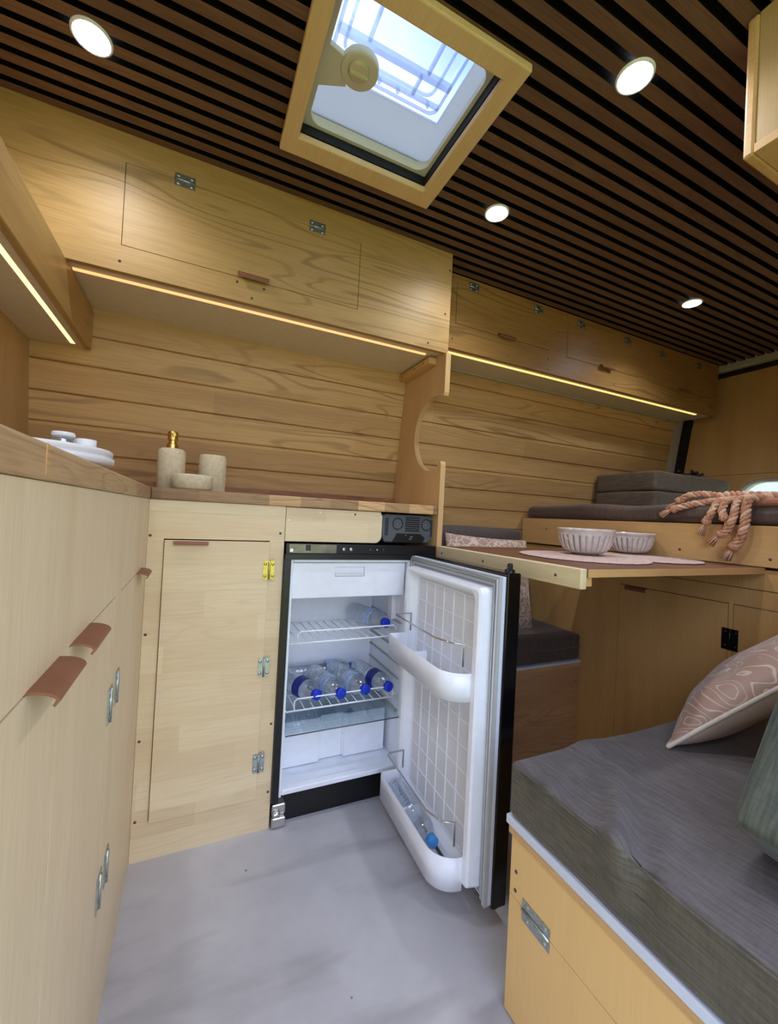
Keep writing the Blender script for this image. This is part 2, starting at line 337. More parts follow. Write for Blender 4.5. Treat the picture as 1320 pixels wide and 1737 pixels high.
    def soft(s, c, size, r=.012, cuts=16, bulge=.006, wob=.003, seed=0, fr=6, rot=Matrix()):
        """box cushion: rounded edges, slightly domed faces, uneven cloth"""
        t = bmesh.new(); bmesh.ops.create_cube(t, size=2); bmesh.ops.subdivide_edges(t, edges=t.edges[:], cuts=cuts, use_grid_fill=True)
        h = Vector(size)/2; mp = {}
        for v in t.verts:
            n = v.co.copy(); 
            for i in range(3):      # crowd vertices toward the edges so the rounding is resolved
                n[i] = math.copysign(1-(1-abs(n[i]))**1.5, n[i]) if abs(n[i]) < 1 else n[i]
            p = Vector((n.x*h.x, n.y*h.y, n.z*h.z)); inner = Vector([max(-h[i]+r, min(h[i]-r, p[i])) for i in range(3)])
            d = p-inner
            if d.length > 1e-7: p = inner+d.normalized()*r
            for i in range(3):
                o = [j for j in range(3) if j != i]
                if abs(n[i]) > .99 and not (i == 2 and n[i] < 0): p[i] += math.copysign(bulge*(1-n[o[0]]**2)*(1-n[o[1]]**2)*(2 if i == 2 else 1), n[i])
            q = p*fr+Vector((seed*3.1, seed, 0))
            w_ = Vector((noise.noise(q), noise.noise(q+Vector((9, 0, 0))), noise.noise(q+Vector((0, 9, 0)))))*wob
            if n.z < -.99: w_.z = 0
            p += w_
            mp[v] = s.bm.verts.new(rot @ p + Vector(c))
        for f in t.faces:
            g = s.bm.faces.new([mp[v] for v in f.verts]); g.smooth = True; g.material_index = s.mi
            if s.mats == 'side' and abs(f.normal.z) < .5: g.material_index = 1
        t.free()
    def xf(s, m): bmesh.ops.transform(s.bm, matrix=m, verts=s.bm.verts)
    def build(s, name, mat, parent=None, loc=None, bevel=0):
        me = bpy.data.meshes.new(name)
        bmesh.ops.recalc_face_normals(s.bm, faces=s.bm.faces)
        off = Vector(ORG[parent.name]) if parent else Vector(loc or (0, 0, 0))
        bmesh.ops.translate(s.bm, verts=s.bm.verts, vec=-off)
        s.bm.to_mesh(me); s.bm.free()
        for m in (mat if isinstance(mat, (list, tuple)) else [mat]): me.materials.append(m)
        o = bpy.data.objects.new(name, me); C.objects.link(o)
        if parent: o.parent = parent; ORG[o.name] = ORG[parent.name]
        else: o.location = off; ORG[o.name] = tuple(off)
        if bevel:
            b = o.modifiers.new('bevel', 'BEVEL'); b.width = bevel; b.segments = 2; b.limit_method = 'ANGLE'; b.angle_limit = .6
        return o
def thing(name, label, cat, loc, group=None):
    o = bpy.data.objects.new(name, None); o.empty_display_size = .05; C.objects.link(o); o.location = loc
    ORG[o.name] = tuple(loc); o['label'] = label; o['category'] = cat
    if group: o['group'] = group
    return o
def tag(o, label, cat, group=None, kind=None):
    o['label'] = label; o['category'] = cat
    if group: o['group'] = group
    if kind: o['kind'] = kind
    return o
def struct(name, mb, mat, parent=None, bevel=0):
    o = mb.build(name, mat, parent, bevel=bevel)
    if not parent: o['kind'] = 'structure'
    return o
def dup(root, delta, label, group=None):
    r = root.copy(); C.objects.link(r); r.location = Vector(root.location)+Vector(delta); r['label'] = label
    ORG[r.name] = tuple(r.location)
    if group: r['group'] = group
    for ch in list(root.children):
        c = ch.copy(); C.objects.link(c); c.parent = r
        for g in ch.children:
            d = g.copy(); C.objects.link(d); d.parent = c
    return r
def bx(*a): m = MB(); m.box(*a); return m
def screw(par, p, n, r=.0035, mat='screw'):
    n = Vector(n); m = MB()
    T = Matrix.Translation(p) @ n.to_track_quat('Z', 'Y').to_matrix().to_4x4()
    m.lathe([(0, .0012), (r*.35, .0012), (r*.4, .0004), (r*.8, .0006), (r, -.0006)], T, 12); return m.build('screw', M[mat], par)
def hinge(par, p, n, along, w=.045, l=.05, mat='zinc', name='hinge'):
    """butt hinge centred at p: two leaves across the joint, knuckle along `along`"""
    n = Vector(n); a = Vector(along); b = n.cross(a)
    R = Matrix((a, b, n)).transposed().to_4x4(); m = MB()
    for s in (-1, 1):
        m.box(-l/2, l/2, min(s*.003, s*w/2), max(s*.003, s*w/2), 0, .0018)
    m.tube([(-l/2, 0, .002), (l/2, 0, .002)], .0026, 10)
    for sx in (-1, 1):
        for s in (-1, 1):
            m.lathe([(0, .0035), (.0035, .003), (.0045, .0018)], Matrix.Translation((sx*l*.32, s*w*.32, 0)), 10)
    m.xf(Matrix.Translation(p) @ R); return m.build(name, M[mat], par)
def pull(par, p, n, along, l=.085, out=.03, drop=.036, name='handle'):
    """bent tab pull: starts at the panel edge, arcs outwards and down"""
    n = Vector(n); a = Vector(along); z = Vector((0, 0, 1)); m = MB(); th = .0022
    prof = [(-.004, .002)]+[(out*math.sin(t*PI/2/8)+.0, .002-drop*(1-math.cos(t*PI/2/8))) for t in range(9)]
    prof += [(out-.003, prof[-1][1]-.004)]
    q = []
    for i, (u, w) in enumerate(prof):
        q.append(Vector((u, w)))
    nn = []
    for i in range(len(q)):
        t = (q[min(i+1, len(q)-1)]-q[max(i-1, 0)]).normalized(); nn.append(Vector((-t.y, t.x)))
    poly = [v for v in q]+[q[i]-nn[i]*th for i in range(len(q)-1, -1, -1)]
    A = [m.bm.verts.new(Vector(p)+n*v.x+z*v.y-a*l/2) for v in poly]; B = [m.bm.verts.new(Vector(p)+n*v.x+z*v.y+a*l/2) for v in poly]; N = len(poly)
    m.bm.faces.new(A); m.bm.faces.new(B[::-1])
    for i in range(N): f = m.bm.faces.new((A[i], A[(i+1) % N], B[(i+1) % N], B[i])); f.smooth = False
    return m.build(name, M['copper'], par)

# ------------------------------------------------------------------ setting
XL, XR, YN = -.44, 2.50, -.12
def wy(z): return 1.49-(z-.93)*.14 if z > .65 else 1.529
struct('floor', bx(XL-.03, XR+.1, YN-.03, 1.58, -.03, 0), M['floor'])
m = MB()      # far wall: tongue-and-groove boards following the leaning van side
zs = [.65+.0, .668, .751, .834, .917, 1.0, 1.083, 1.166, 1.25, 1.333, 1.416, 1.47]
for z0, z1 in zip(zs[1:], zs[2:]):
    g = .003; y0, y1 = wy(z0), wy(z1)
    poly = [(y0+.007, z0), (y0, z0+g), (y1, z1-g), (y1+.007, z1), (y1+.02, z1), (y0+.02, z0)]
    m.prism(poly, 'X', XL, 2.36)
m.mi = 1; m.prism([(1.56, -.0), (1.60, 0), (1.60, 1.80), (1.42, 1.80), (1.47, 1.47), (1.56, .66)], 'X', XL-.03, 2.40)
m.mi = 0; m.prism([(1.529, 0), (1.529, .668), (1.56, .668), (1.56, 0)], 'X', XL, 2.36)
struct('wall_back', m, [M['plank'], M['felt']])
struct('wall_left', bx(XL-.03, XL, YN, 1.60, 0, 1.80), M['wall_ply'])
m = MB(); m.box(.80, XR+.1, YN-.03, YN, 0, 1.80); struct('wall_near', m, M['ply'])
# slatted ceiling with roof-light opening
HX0, HX1, HY0, HY1 = .165, .492, .643, .952
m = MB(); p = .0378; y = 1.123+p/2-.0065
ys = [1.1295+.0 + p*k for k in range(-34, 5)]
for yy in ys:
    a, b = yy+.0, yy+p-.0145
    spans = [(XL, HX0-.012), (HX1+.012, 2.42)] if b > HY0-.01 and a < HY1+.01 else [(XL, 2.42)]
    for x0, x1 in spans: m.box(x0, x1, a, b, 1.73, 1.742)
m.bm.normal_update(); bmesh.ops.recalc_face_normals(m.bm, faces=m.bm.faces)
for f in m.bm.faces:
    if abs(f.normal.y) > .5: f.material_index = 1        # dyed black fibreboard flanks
m.mi = 1; m.grid('Z', XL-.03, 2.42, YN-.03, 1.50, 1.742, 1.76, [(HX0-.012, HX1+.012, HY0-.012, HY1+.012)])
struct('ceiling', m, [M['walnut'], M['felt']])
m = MB(); m.grid('Z', XL-.03, XR+.1, YN-.03, 1.60, 1.80, 1.82, [(HX0-.03, HX1+.03, HY0-.03, HY1+.03)])
struct('trim_1', m, M['felt'])
# rear: off-white body trim, rubber seal, lined door with window
m = MB(); m.box(2.42, 2.455, YN, 1.42, 1.70, 1.80); m.prism([(1.445, .3), (1.49, .93), (1.42, 1.45), (1.36, 1.74), (1.44, 1.74), (1.50, 1.45), (1.56, .93), (1.56, .3)], 'X', 2.36, 2.44)
struct('trim_2', m, M['trim_w'], bevel=.006)
m = MB(); m.box(2.455, 2.50, YN, 1.45, 1.69, 1.80); m.prism([(1.43, .3), (1.475, .93), (1.405, 1.45), (1.34, 1.74), (1.44, 1.74), (1.52, 1.45), (1.56, .93), (1.56, .3)], 'X', 2.44, 2.50)
struct('trim_3', m, M['rubber'])
door = thing('door_1', '', '', (2.52, 1.4, 0)); del door['label'], door['category']; door['kind'] = 'structure'
m = MB()
def rr(y0, y1, z0, z1, r, n=8):
    P = []
    for cy, cz, a0 in ((y1-r, z0+r, -PI/2), (y1-r, z1-r, 0), (y0+r, z1-r, PI/2), (y0+r, z0+r, PI)):
        P += [(cy+r*math.cos(a0+i*PI/2/n), cz+r*math.sin(a0+i*PI/2/n)) for i in range(n+1)]
    return P
def ring(m, axis, outer, inner, t0, t1):
    """frame between two outlines with the same number of points"""
    def P(q, t): return {'X': (t, q[0], q[1]), 'Y': (q[0], t, q[1]), 'Z': (q[0], q[1], t)}[axis]
    n = len(outer); R = [[m.bm.verts.new(P(q, t)) for q in o] for o in (outer, inner) for t in (t0, t1)]
    for A, B in ((R[0], R[1]), (R[2], R[3]), (R[0], R[2]), (R[1], R[3])):
        for i in range(n): f = m.bm.faces.new((A[i], A[(i+1) % n], B[(i+1) % n], B[i])); f.material_index = m.mi
def boxring(y0, y1, z0, z1, n=8):     # rectangle sampled to match rr()
    P = []
    for cy, cz in ((y1, z0), (y1, z1), (y0, z1), (y0, z0)): P += [(cy, cz)]*(n+1)
    Q = []
    inn = rr(y0, y1, z0, z1, .001, n); return inn
WIN = rr(.72, 1.185, .78, 1.145, .10)
m.box(2.50, 2.52, YN, 1.51, 1.172, 1.69)
ring(m, 'X', boxring(.55, 1.51, .60, 1.170), WIN, 2.50, 2.52); m.box(2.50, 2.52, YN, .55, .60, 1.170); m.box(2.50, 2.52, YN, 1.51, 0, .60)
m.build('door_lining', M['ply_bed'], door)
m = MB(); ring(m, 'X', rr(.71, 1.195, .77, 1.155, .105), rr(.735, 1.17, .795, 1.13, .09), 2.52, 2.56); m.build('window_frame', M['white'], door)
m = MB(); m.prism(rr(.735, 1.17, .795, 1.13, .09), 'X', 2.545, 2.55); m.build('window_pane', M['pane'], door)
m = MB(); m.grid('X', YN, 1.56, -.03, 1.82, 2.56, 2.60, [(.72, 1.18, .78, 1.14)]); m.build('door_skin', M['white'], door)

# ------------------------------------------------------------------ outside
m = MB()
N = 24
m.box(-30, 30, -30, 30, -.40, -.38); o = m.build('ground', M['grass']); o['kind'] = 'structure'
h = thing('house', 'pale sided house with grey roof seen through the rear window', 'house', (14, 5.2, -.38))
m = MB(); m.box(14, 19, -3, 16, -.38, 1.75); m.build('wall', M['siding'], h)
m = MB(); m.prism([(13.6, 1.75), (13.6, 1.95), (16.5, 3.0), (19.4, 1.95), (19.4, 1.75)], 'Y', -3.4, 16.4); m.build('roof', M['roof'], h)
m = MB(); ring(m, 'X', rr(5.75, 6.45, 1.0, 1.6, .01), rr(5.81, 6.39, 1.06, 1.54, .01), 13.95, 14.0); f = m.build('window', M['roof'], h)
bx(13.97, 13.99, 5.81, 6.39, 1.06, 1.54).build('pane', M['white'], f)
def bush(loc, r, n, label, seed):
    random.seed(seed); m = MB()
    for i in range(n):
        d = Vector((random.gauss(0, 1), random.gauss(0, 1), abs(random.gauss(0, 1)))).normalized()*r*random.random()**.4
        c = Vector(loc)+Vector((d.x, d.y, d.z*1.1)); a = Vector((random.gauss(0, 1), random.gauss(0, 1), random.gauss(0, 1))).normalized(); b = a.orthogonal().normalized()
        s = r*.07; vs = [m.bm.verts.new(c+a*s*1.7), m.bm.verts.new(c+b*s*.6), m.bm.verts.new(c-a*s*1.7), m.bm.verts.new(c-b*s*.6)]; m.bm.faces.new(vs)
    return tag(m.build('garden_bush', M['leaf'], loc=loc), label, 'bush')
bush((9, 5.3, -.38), 1.45, 1500, 'leafy green bush left in the rear window view', 3)
bush((7, 2.0, -.38), 1.5, 1500, 'wispy garden bush right in the rear window view', 4)

# ------------------------------------------------------------------ roof light
t = thing('roof_hatch', 'clear acrylic roof hatch in a square wooden frame between ceiling slats', 'skylight', (.33, .80, 1.73))
m = MB(); m.grid('Z', .130, .530, .604, 1.003, 1.714, 1.730, [(HX0, HX1, HY0, HY1)]); m.build('frame', M['hatch_wood'], t, bevel=.003)
m = MB(); m.grid('Z', HX0-.011, HX1+.011, HY0-.011, HY1+.011, 1.731, 1.752, [(HX0+.001, HX1-.001, HY0+.001, HY1-.001)]); m.build('shaft_lining', M['rubber'], t)
IX0, IX1, IY0, IY1 = .17, .505, .655, .965
m = MB()
for z0, z1, e in ((1.753, 1.766, .022), (1.766, 1.790, .008)):
    ring(m, 'Z', rr(IX0-.03, IX1+.02, IY0-.03, IY1+.02, .01), rr(IX0+e-.01, IX1-e, IY0+e-.01, IY1-e, .03), z0, z1)
m.build('inner_flange', M['cream'], t)
m = MB()      # moulded double lid: frosted lower band, clear centre with raised ribs
z = 1.815
m.mi = 1; m.grid('Z', IX0-.02, IX1+.03, IY0-.03, IY1+.03, z, z+.004, [(IX0+.015, IX1-.03, IY0-.02, IY1-.095)])
m.mi = 0; m.box(IX0+.015, IX1-.03, IY0-.02, IY1-.095, z+.001, z+.003)
m.mi = 2
for inset, dz in ((0, -.006), (.022, .006)):
    m.tube([(x, y, z+dz) for x, y in rr(IX0+.03+inset, IX1-.05-inset, IY0+inset, IY1-.115-inset, .02, 4)], .0035, 6, closed=True)
m.box(IX0+.03, IX1-.05, .775, .787, z-.012, z); m.box(IX0+.03, IX1-.05, .828, .834, z-.010, z)
m.box(IX0+.09, IX0+.096, IY0, .775, z-.010, z); m.box(IX1-.11, IX1-.104, IY0, .775, z-.010, z); m.box(IX1-.12, IX1-.115, .787, .828, z-.01, z)
for sx, sy in ((IX0+.05, IY1-.13), (IX0+.14, IY1-.128), (IX1-.15, IY1-.128), (IX1-.075, IY1-.13)): m.lathe([(0, -.012), (.004, -.01), (.005, 0)], Matrix.Translation((sx, sy, z)), 10)
m.build('clear_lid', [M['acrylic'], M['acrylic_w'], M['acrylic_rib']], t)
m = MB(); m.grid('Z', IX0-.045, IX1+.05, IY0-.045, IY1+.045, 1.764, z, [(IX0-.03, IX1+.035, IY0-.03, IY1+.03)])
m.build('outer_collar', M['white'], t)
m = MB(); m.prism([(.150, .765), (.215, .780), (.235, .835), (.150, .872)], 'Z', 1.756, 1.768)
m.lathe([(0, 1.752), (.036, 1.752), (.039, 1.756), (.039, 1.770), (0, 1.770)], Matrix.Translation((.250, .793, 0)), 40)
kb = m.build('winder_mount', M['cream'], t, bevel=.002)
m = MB(); m.lathe([(0, 1.745), (.018, 1.745), (.021, 1.748), (.022, 1.755), (0, 1.755)], Matrix.Translation((.247, .788, 0)), 32); m.box(.228, .266, .785, .791, 1.739, 1.746)
m.build('winder_knob', M['beige_knob'], kb, bevel=.001)

# ------------------------------------------------------------------ downlights
def downlight(x, y, label, first=None):
    if first: return dup(first, Vector((x, y, 1.73))-Vector(first.location), label, 'recessed ceiling spotlights')
    t = thing('ceiling_spotlight', label, 'ceiling light', (x, y, 1.73), 'recessed ceiling spotlights')
    T = Matrix.Translation((x, y, 0)); m = MB(); m.lathe([(.0295, 1.7265), (.031, 1.7255), (.0335, 1.727), (.034, 1.730)], T, 32); m.build('bezel', M['white'], t)
    m = MB(); m.lathe([(0, 1.7245), (.020, 1.725), (.0298, 1.7275)], T, 32); m.build('lens', M['lamp'], t)
    l = bpy.data.lights.new('spot_glow', 'SPOT'); l.energy = 6.5; l.color = (.82, .88, 1); l.spot_size = 2.5; l.spot_blend = .8; l.shadow_soft_size = .02
    o = bpy.data.objects.new('spot_glow', l); C.objects.link(o); o.parent = t; o.location = (0, 0, -.012); return t
d0 = downlight(-.225, .945, 'lit white ceiling spotlight above the long kitchen wall cupboard, leftmost')
downlight(.717, .532, 'lit white ceiling spotlight right of the roof hatch, nearest the pale end cupboard', d0)
downlight(.718, .937, 'lit white ceiling spotlight just beyond the far corner of the roof hatch', d0)
downlight(1.655, .95, 'lit white ceiling spotlight nearest the rear doors', d0)
downlight(1.655, .532, 'added unseen ceiling spotlight over the bed on the near side, brightening the rear', d0)  # out-of-view spotlight added to lift the dark rear, continuing the near row

# ------------------------------------------------------------------ kitchen wall cupboard
t = thing('wall_cupboard', 'long oak wall cupboard over the worktop with lift-up door and amber strip light', 'cupboard', (.13, 1.30, 1.404))
D = (-.195, .396, 1.466, 1.662)
m = MB(); m.grid('Y', XL, .713, 1.404, 1.73, 1.15, 1.166, [D]); m.build('face_frame', M['oak'], t)
m = MB(); m.grid('Z', XL, .70, 1.166, wy(1.41)+.0, 1.409, 1.424, [(-.296, .658, 1.199, 1.207)]); m.box(XL, .70, 1.43, 1.44, 1.43, 1.72); m.build('base_panel', M['under'], t)
bx(-.296, .658, 1.199, 1.207, 1.4055, 1.420).build('led_strip', M['led1'], t)
d = bx(D[0]+.0015, D[1]-.0015, 1.150, 1.165, D[2]+.0015, D[3]-.0008).build('lift_up_door', M['oak'], t)
pull(d, (.102, 1.150, 1.478), (0, -1, 0), (1, 0, 0), .078, .018, .014)
for x in (-.070, .264): hinge(t, (x, 1.150, 1.664), (0, -1, 0), (1, 0, 0), .030, .046)
for x, z in ((-.196, 1.428), (.062, 1.453), (.100, 1.420), (.13, 1.452), (.637, 1.422), (.705, 1.674), (.695, 1.529)): screw(t, (x, 1.1495, z), (0, -1, 0))
# left shelf box with bright strip
t = thing('shelf_box', 'shallow oak overhead shelf at left with bright strip light underneath', 'shelf', (-.37, .8, 1.294))
m = MB(); m.box(-.312, -.297, YN+.02, 1.425, 1.290, 1.404); m.build('front_rail', M['oak_y'], t, bevel=.003)
m = MB(); m.grid('Z', XL, -.312, YN+.02, wy(1.294), 1.296, 1.306, [(-.342, -.331, YN+.1, wy(1.29)-.03)]); m.build('base_panel', M['under'], t)
bx(-.342, -.331, YN+.1, wy(1.29)-.03, 1.2955, 1.305).build('led_strip', M['led3'], t)
# bulkhead with round cut-out
t = thing('divider_panel', 'tall plain plywood divider with a round cut-out between worktop and dinette', 'panel', (.709, 1.3, 0))
cy, cz, R = 1.205, 1.150, .125
P = [(1.14, 0), (1.14, 1.040)]
P += [(1.143, 1.049), (1.150, 1.052)]
a0, a1 = -2.02, 2.02
P += [(cy+R*math.cos(a), cz+R*math.sin(a)) for a in [a0+(a1-a0)*i/28 for i in range(29)]]
P = P[:-29]+[q for q in P[-29:] if q[0] > 1.155]
P += [(1.150, 1.262), (1.143, 1.264), (1.14, 1.274), (1.14, 1.402), (1.168, 1.402), (1.168, 1.70), (1.38, 1.70), (wy(1.41)-.001, 1.41), (wy(.95)-.001, .95), (wy(.66)-.001, .66), (1.528, 0)]
m = MB(); m.prism(P, 'X', .701, .719); m.build('board', M['ply'], t)
bx(.672, .700, 1.20, wy(1.39)-.002, 1.380, 1.402).build('cleat', M['ply_y'], t, bevel=.001)
for y in (1.24, 1.30, 1.40): screw(t, (.6715, y, 1.391), (-1, 0, 0), .003)

# ------------------------------------------------------------------ base cabinets
FX = -.107
t = thing('sink_base_cabinet', 'pale maple base cabinet along the left with leather pulls', 'cabinet', (-.27, .5, 0))
holes = [(.03, .470, .012, .720), (.497, .747, .012, .720), (.803, 1.085, .012, .720)]
m = MB(); m.grid('X', .0, 1.15, 0, .876, FX-.016, FX, [(a, b, c_, d_) for a, b, c_, d_ in holes]); m.box(XL+.002, FX-.016, 0, .016, 0, .876); m.build('carcass', M['maple_z'], t)
for (a, b, c_, d_), hy in zip(holes, (.425, .545, 1.030)):
    dd = bx(FX-.015, FX-.0002, a+.001, b-.001, c_+.001, d_-.0025).build('door', M['maple_z'], t)
    pull(dd, (FX, hy, .7185), (1, 0, 0), (0, 1, 0), .082, .021, .009)
bx(FX-.012, FX-.0015, .471, .4955, 0, .7195).build('post', M['edge'], t)
for y, z in ((.747, .555), (.803, .561), (.747, .274), (.803, .268)): hinge(t, (FX, y, z), (1, 0, 0), (0, 0, 1), .030, .052)
t = thing('kitchen_base_cabinet', 'pale maple base cabinet beside the fridge with a single hinged door', 'cabinet', (.06, 1.3, 0))
D = (-.071, .181, .093, .781)
m = MB(); m.grid('Y', FX+.0005, .2195, 0, .876, 1.15, 1.166, [D]); m.box(.204, .2195, 1.166, 1.49, 0, .876); m.build('carcass', M['maple_x'], t)
m = MB(); m.box(D[0]+.002, D[1]-.0015, 1.139, 1.158, D[2]+.001, D[3]-.003); d = m.build('door', M['maple_x'], t, bevel=.0008)
bx(-.049, .029, 1.128, 1.1388, .768, .7765).build('handle', M['copper'], d, bevel=.001)
hinge(t, (D[1], 1.1390, .704), (0, -1, 0), (0, 0, 1), .030, .050, 'brass'); hinge(t, (D[1], 1.1390, .445), (0, -1, 0), (0, 0, 1), .030, .050); hinge(t, (D[1], 1.1390, .190), (0, -1, 0), (0, 0, 1), .030, .050)
for x, z in ((-.101, .788), (-.099, .548), (-.099, .291), (-.098, .098), (.208, .802), (.211, .284), (.212, .100)): screw(t, (x, 1.1495, z), (0, -1, 0))
t = thing('filler_board', 'pale maple filler board with cut corner above the fridge', 'panel', (.36, 1.157, .78))
m = MB(); m.prism([(.221, .781), (.488, .781)]+[(.488+.022*math.sin(i*PI/16), .803-.022*math.cos(i*PI/16)) for i in range(1, 9)]+[(.510, .862), (.504, .875), (.221, .875)], 'Y', 1.150, 1.166); m.build('board', M['maple_x'], t, bevel=.0006)
for x, z in ((.229, .838), (.316, .864), (.422, .864)): screw(t, (x, 1.1495, z), (0, -1, 0), .0032, 'white' if x < .4 else 'screw')
# worktop
t = thing('worktop', 'L-shaped butcher block worktop over the kitchen cabinets', 'worktop', (.2, 1.3, .876))
m = MB(); m.prism([(-.104, 1.142), (.6995, 1.142), (.6995, wy(.9)-.002), (-.104, wy(.9)-.002)], 'Z', .8765, .905); m.build('far_slab', M['butcher'], t, bevel=.0025)
m = MB(); m.box(XL, -.1045, .0, wy(.9)-.002, .8765, .905); m.build('left_slab', M['butcher_y'], t, bevel=.0025)
bx(.0-.43, .699, wy(.93)-.020, wy(.93)-.003, .9055, .934).build('upstand', M['butcher_dark'], t)
m = MB()      # finger joint in the left slab
for i in range(4):
    z = .880+i*.0062; m.prism([(.388, z), (.402, z+.0031), (.388, z+.0062)], 'X', -.1046, -.1040)
m.build('finger_joint', M['edge'], t)

# ------------------------------------------------------------------ things on the worktop
t = thing('soap_dispenser', 'speckled beige soap dispenser with a brass pump on the worktop', 'soap dispenser', (-.071, 1.27, .905))
T = Matrix.Translation((-.071, 1.27, .905))
m = MB(); m.lathe([(0, 0), (.031, 0), (.034, .003), (.034, .098), (.032, .107), (.026, .111), (.012, .112), (0, .112)], T, 40); m.build('bottle', M['stone'], t)
m = MB(); m.lathe([(.0145, .112), (.0145, .123), (.0105, .125), (.0105, .133), (.013, .135), (.013, .155), (.011, .158), (0, .158)], T, 32, smooth=False)
m.tube([(-.071, 1.27, 1.053), (-.068, 1.25, 1.054), (-.066, 1.236, 1.051)], .004, 10); m.build('pump', M['gold'], t)
t = MB(); t.lathe([(0, 0), (.034, 0), (.037, .003), (.037, .100), (.034, .108), (.031, .108), (.031, .01), (0, .008)], Matrix.Translation((.033, 1.31, .905)), 40)
tag(t.build('tumbler', M['stone'], loc=(.033, 1.31, .905)), 'speckled beige tumbler behind the round dish', 'tumbler')
t = MB(); t.lathe([(0, 0), (.042, 0), (.049, .006), (.050, .034), (.0475, .040), (.044, .038), (.043, .014), (0, .012)], Matrix.Translation((-.017, 1.205, .905)), 48)
tag(t.build('soap_dish', M['stone'], loc=(-.017, 1.205, .905)), 'low round beige dish in front of the soap dispenser', 'dish')
CX, CY = -.303, 1.055
t = thing('round_tray', 'round white two-layer tray on the left worktop', 'tray', (CX, CY, .905))
T = Matrix.Translation((CX, CY, .905)); m = MB()
m.lathe([(0, 0), (.07, 0), (.072, .004), (.035, .010), (.035, .028), (.128, .034), (.134, .038), (.134, .049), (.130, .0505), (.128, .052), (.131, .054), (.131, .063), (.127, .066), (0, .065)], T, 64); m.build('tray', M['white'], t)
t = thing('glass_jar', 'small clear glass jar with white lid on the white tray', 'jar', (-.252, 1.03, .970))
T = Matrix.Translation((-.252, 1.03, .970)); m = MB(); m.lathe([(0, 0), (.017, 0), (.019, .004), (.019, .014), (.016, .020), (.0145, .020), (.0165, .012), (.0165, .004), (0, .003)], T, 24); m.build('jar', M['pet'], t)
m = MB(); m.lathe([(0, .020), (.018, .020), (.020, .023), (.018, .028), (0, .029)], T, 24); m.build('lid', M['white'], t)
t = MB(); t.lathe([(0, 0), (.018, 0), (.019, .003), (.019, .022), (.017, .022), (.017, .004), (0, .003)], Matrix.Translation((-.222, 1.065, .970)), 28)
tag(t.build('small_pot', M['white'], loc=(-.222, 1.065, .970)), 'small white open pot on the white tray', 'pot')

# ------------------------------------------------------------------ fridge
fr = thing('fridge', 'open black compact fridge with white interior built in under the worktop', 'fridge', (.43, 1.3, 0))
m = MB(); m.grid('X', 1.150, 1.47, .045, .765, .2200, .2225, []); m.grid('X', 1.142, 1.47, .045, .765, .645, .66, []); m.box(.2225, .66, 1.46, 1.47, .045, .765); m.box(.2225, .66, 1.16, 1.47, .737, .765); m.box(.2225, .66, 1.16, 1.47, .045, .079); m.box(.2205, .239, 1.138, 1.17, .070, .735); m.build('casing', M['black'], fr, bevel=.002)
bx(.232, .66, 1.165, 1.18, .0, .078).build('plinth', M['black'], fr)
IX0, IX1, IZ0, IZ1, IYB = .247, .604, .100, .724, 1.41
m = MB()      # liner: walls, floor, back and front flange
m.box(.2395, IX0, 1.142, 1.45, .080, .735); m.box(IX1, .644, 1.142, 1.45, .080, .735); m.box(IX0, IX1, IYB, 1.45, .08, .735)
m.box(IX0, IX1, 1.142, IYB, .085, IZ0); m.box(IX0, IX1, 1.142, IYB, IZ1, .735)
m.build('liner', M['fridge'], fr, bevel=.003)
for z in (.350, .395, .440, .250, .525):
    for x0, x1 in ((IX0, IX0+.004), (IX1-.005, IX1)):
        bx(x0, x1, 1.17, IYB, z, z+.006).build('shelf_rail', M['gasket'] if x0 > .5 else M['fridge'], fr, bevel=.001)
m = MB(); m.grid('Y', IX0+.001, IX1-.004, .620, .721, 1.158, 1.170, [(.372, .465, .680, .708)]); m.box(.372, .465, 1.164, 1.170, .680, .708); fz = m.build('freezer_flap', M['fridge'], fr, bevel=.002)
m = MB(); m.box(.374, .463, 1.161, 1.1665, .682, .690); m.build('grip', M['fridge_in'], fz)
m = MB(); m.box(IX0+.002, IX1-.006, 1.175, IYB-.002, .628, .632); m.build('freezer_floor', M['fridge_in'], fr)
# thermostat box on the right wall
m = MB(); m.box(.588, IX1, 1.215, 1.25, .53, .618); m.build('thermostat', M['white'], fr, bevel=.002)
def wire_shelf(z, yf):
    s = MB(); yb = IYB-.02; x0, x1 = IX0+.006, IX1-.006; r = .0021
    s.tube([(x0, yf, z), (x1+.004, yf, z)], r+.0004, 8); s.tube([(x0, yb, z), (x1, yb, z)], r, 6); s.tube([(x0, (yf+yb)/2, z-.003), (x1, (yf+yb)/2, z-.003)], r, 6)
    for x in (x0, x1): s.tube([(x, yf, z), (x, yb, z)], r, 6)
    n = 13
    for i in range(1, n): x = x0+(x1-x0)*i/n; s.tube([(x, yf, z), (x, yb, z)], .0013, 6)
    g = [(x0+.022, yf, z), (x0+.022, yf, z+.026), (x0+.030, yf, z+.033), (x1-.024, yf, z+.033), (x1-.016, yf, z+.026), (x1-.016, yf, z)]
    s.tube(g, r, 8); return s.build('wire_shelf', M['wire_w'], fr)
wire_shelf(.492, 1.165); wire_shelf(.302, 1.165)
bx(IX0+.003, .612, 1.145, IYB-.01, .2445, .2485).build('glass_shelf', M['glass'], fr, bevel=.001)
m = MB(); m.tube([(IX0+.003, 1.145, .2445), (.612, 1.145, .2445)], .0017, 6); m.tube([(.612, 1.145, .2445), (.603, 1.19, .2445)], .0015, 6); m.build('glass_edge', M['grey'], fr)
m = MB()      # salad drawer with a recessed centre
yd = 1.235
P = [(IX0+.004, yd), (.375, yd), (.378, yd+.012), (.452, yd+.012), (.455, yd), (IX1-.012, yd), (IX1-.012, IYB-.01), (IX0+.004, IYB-.01)]
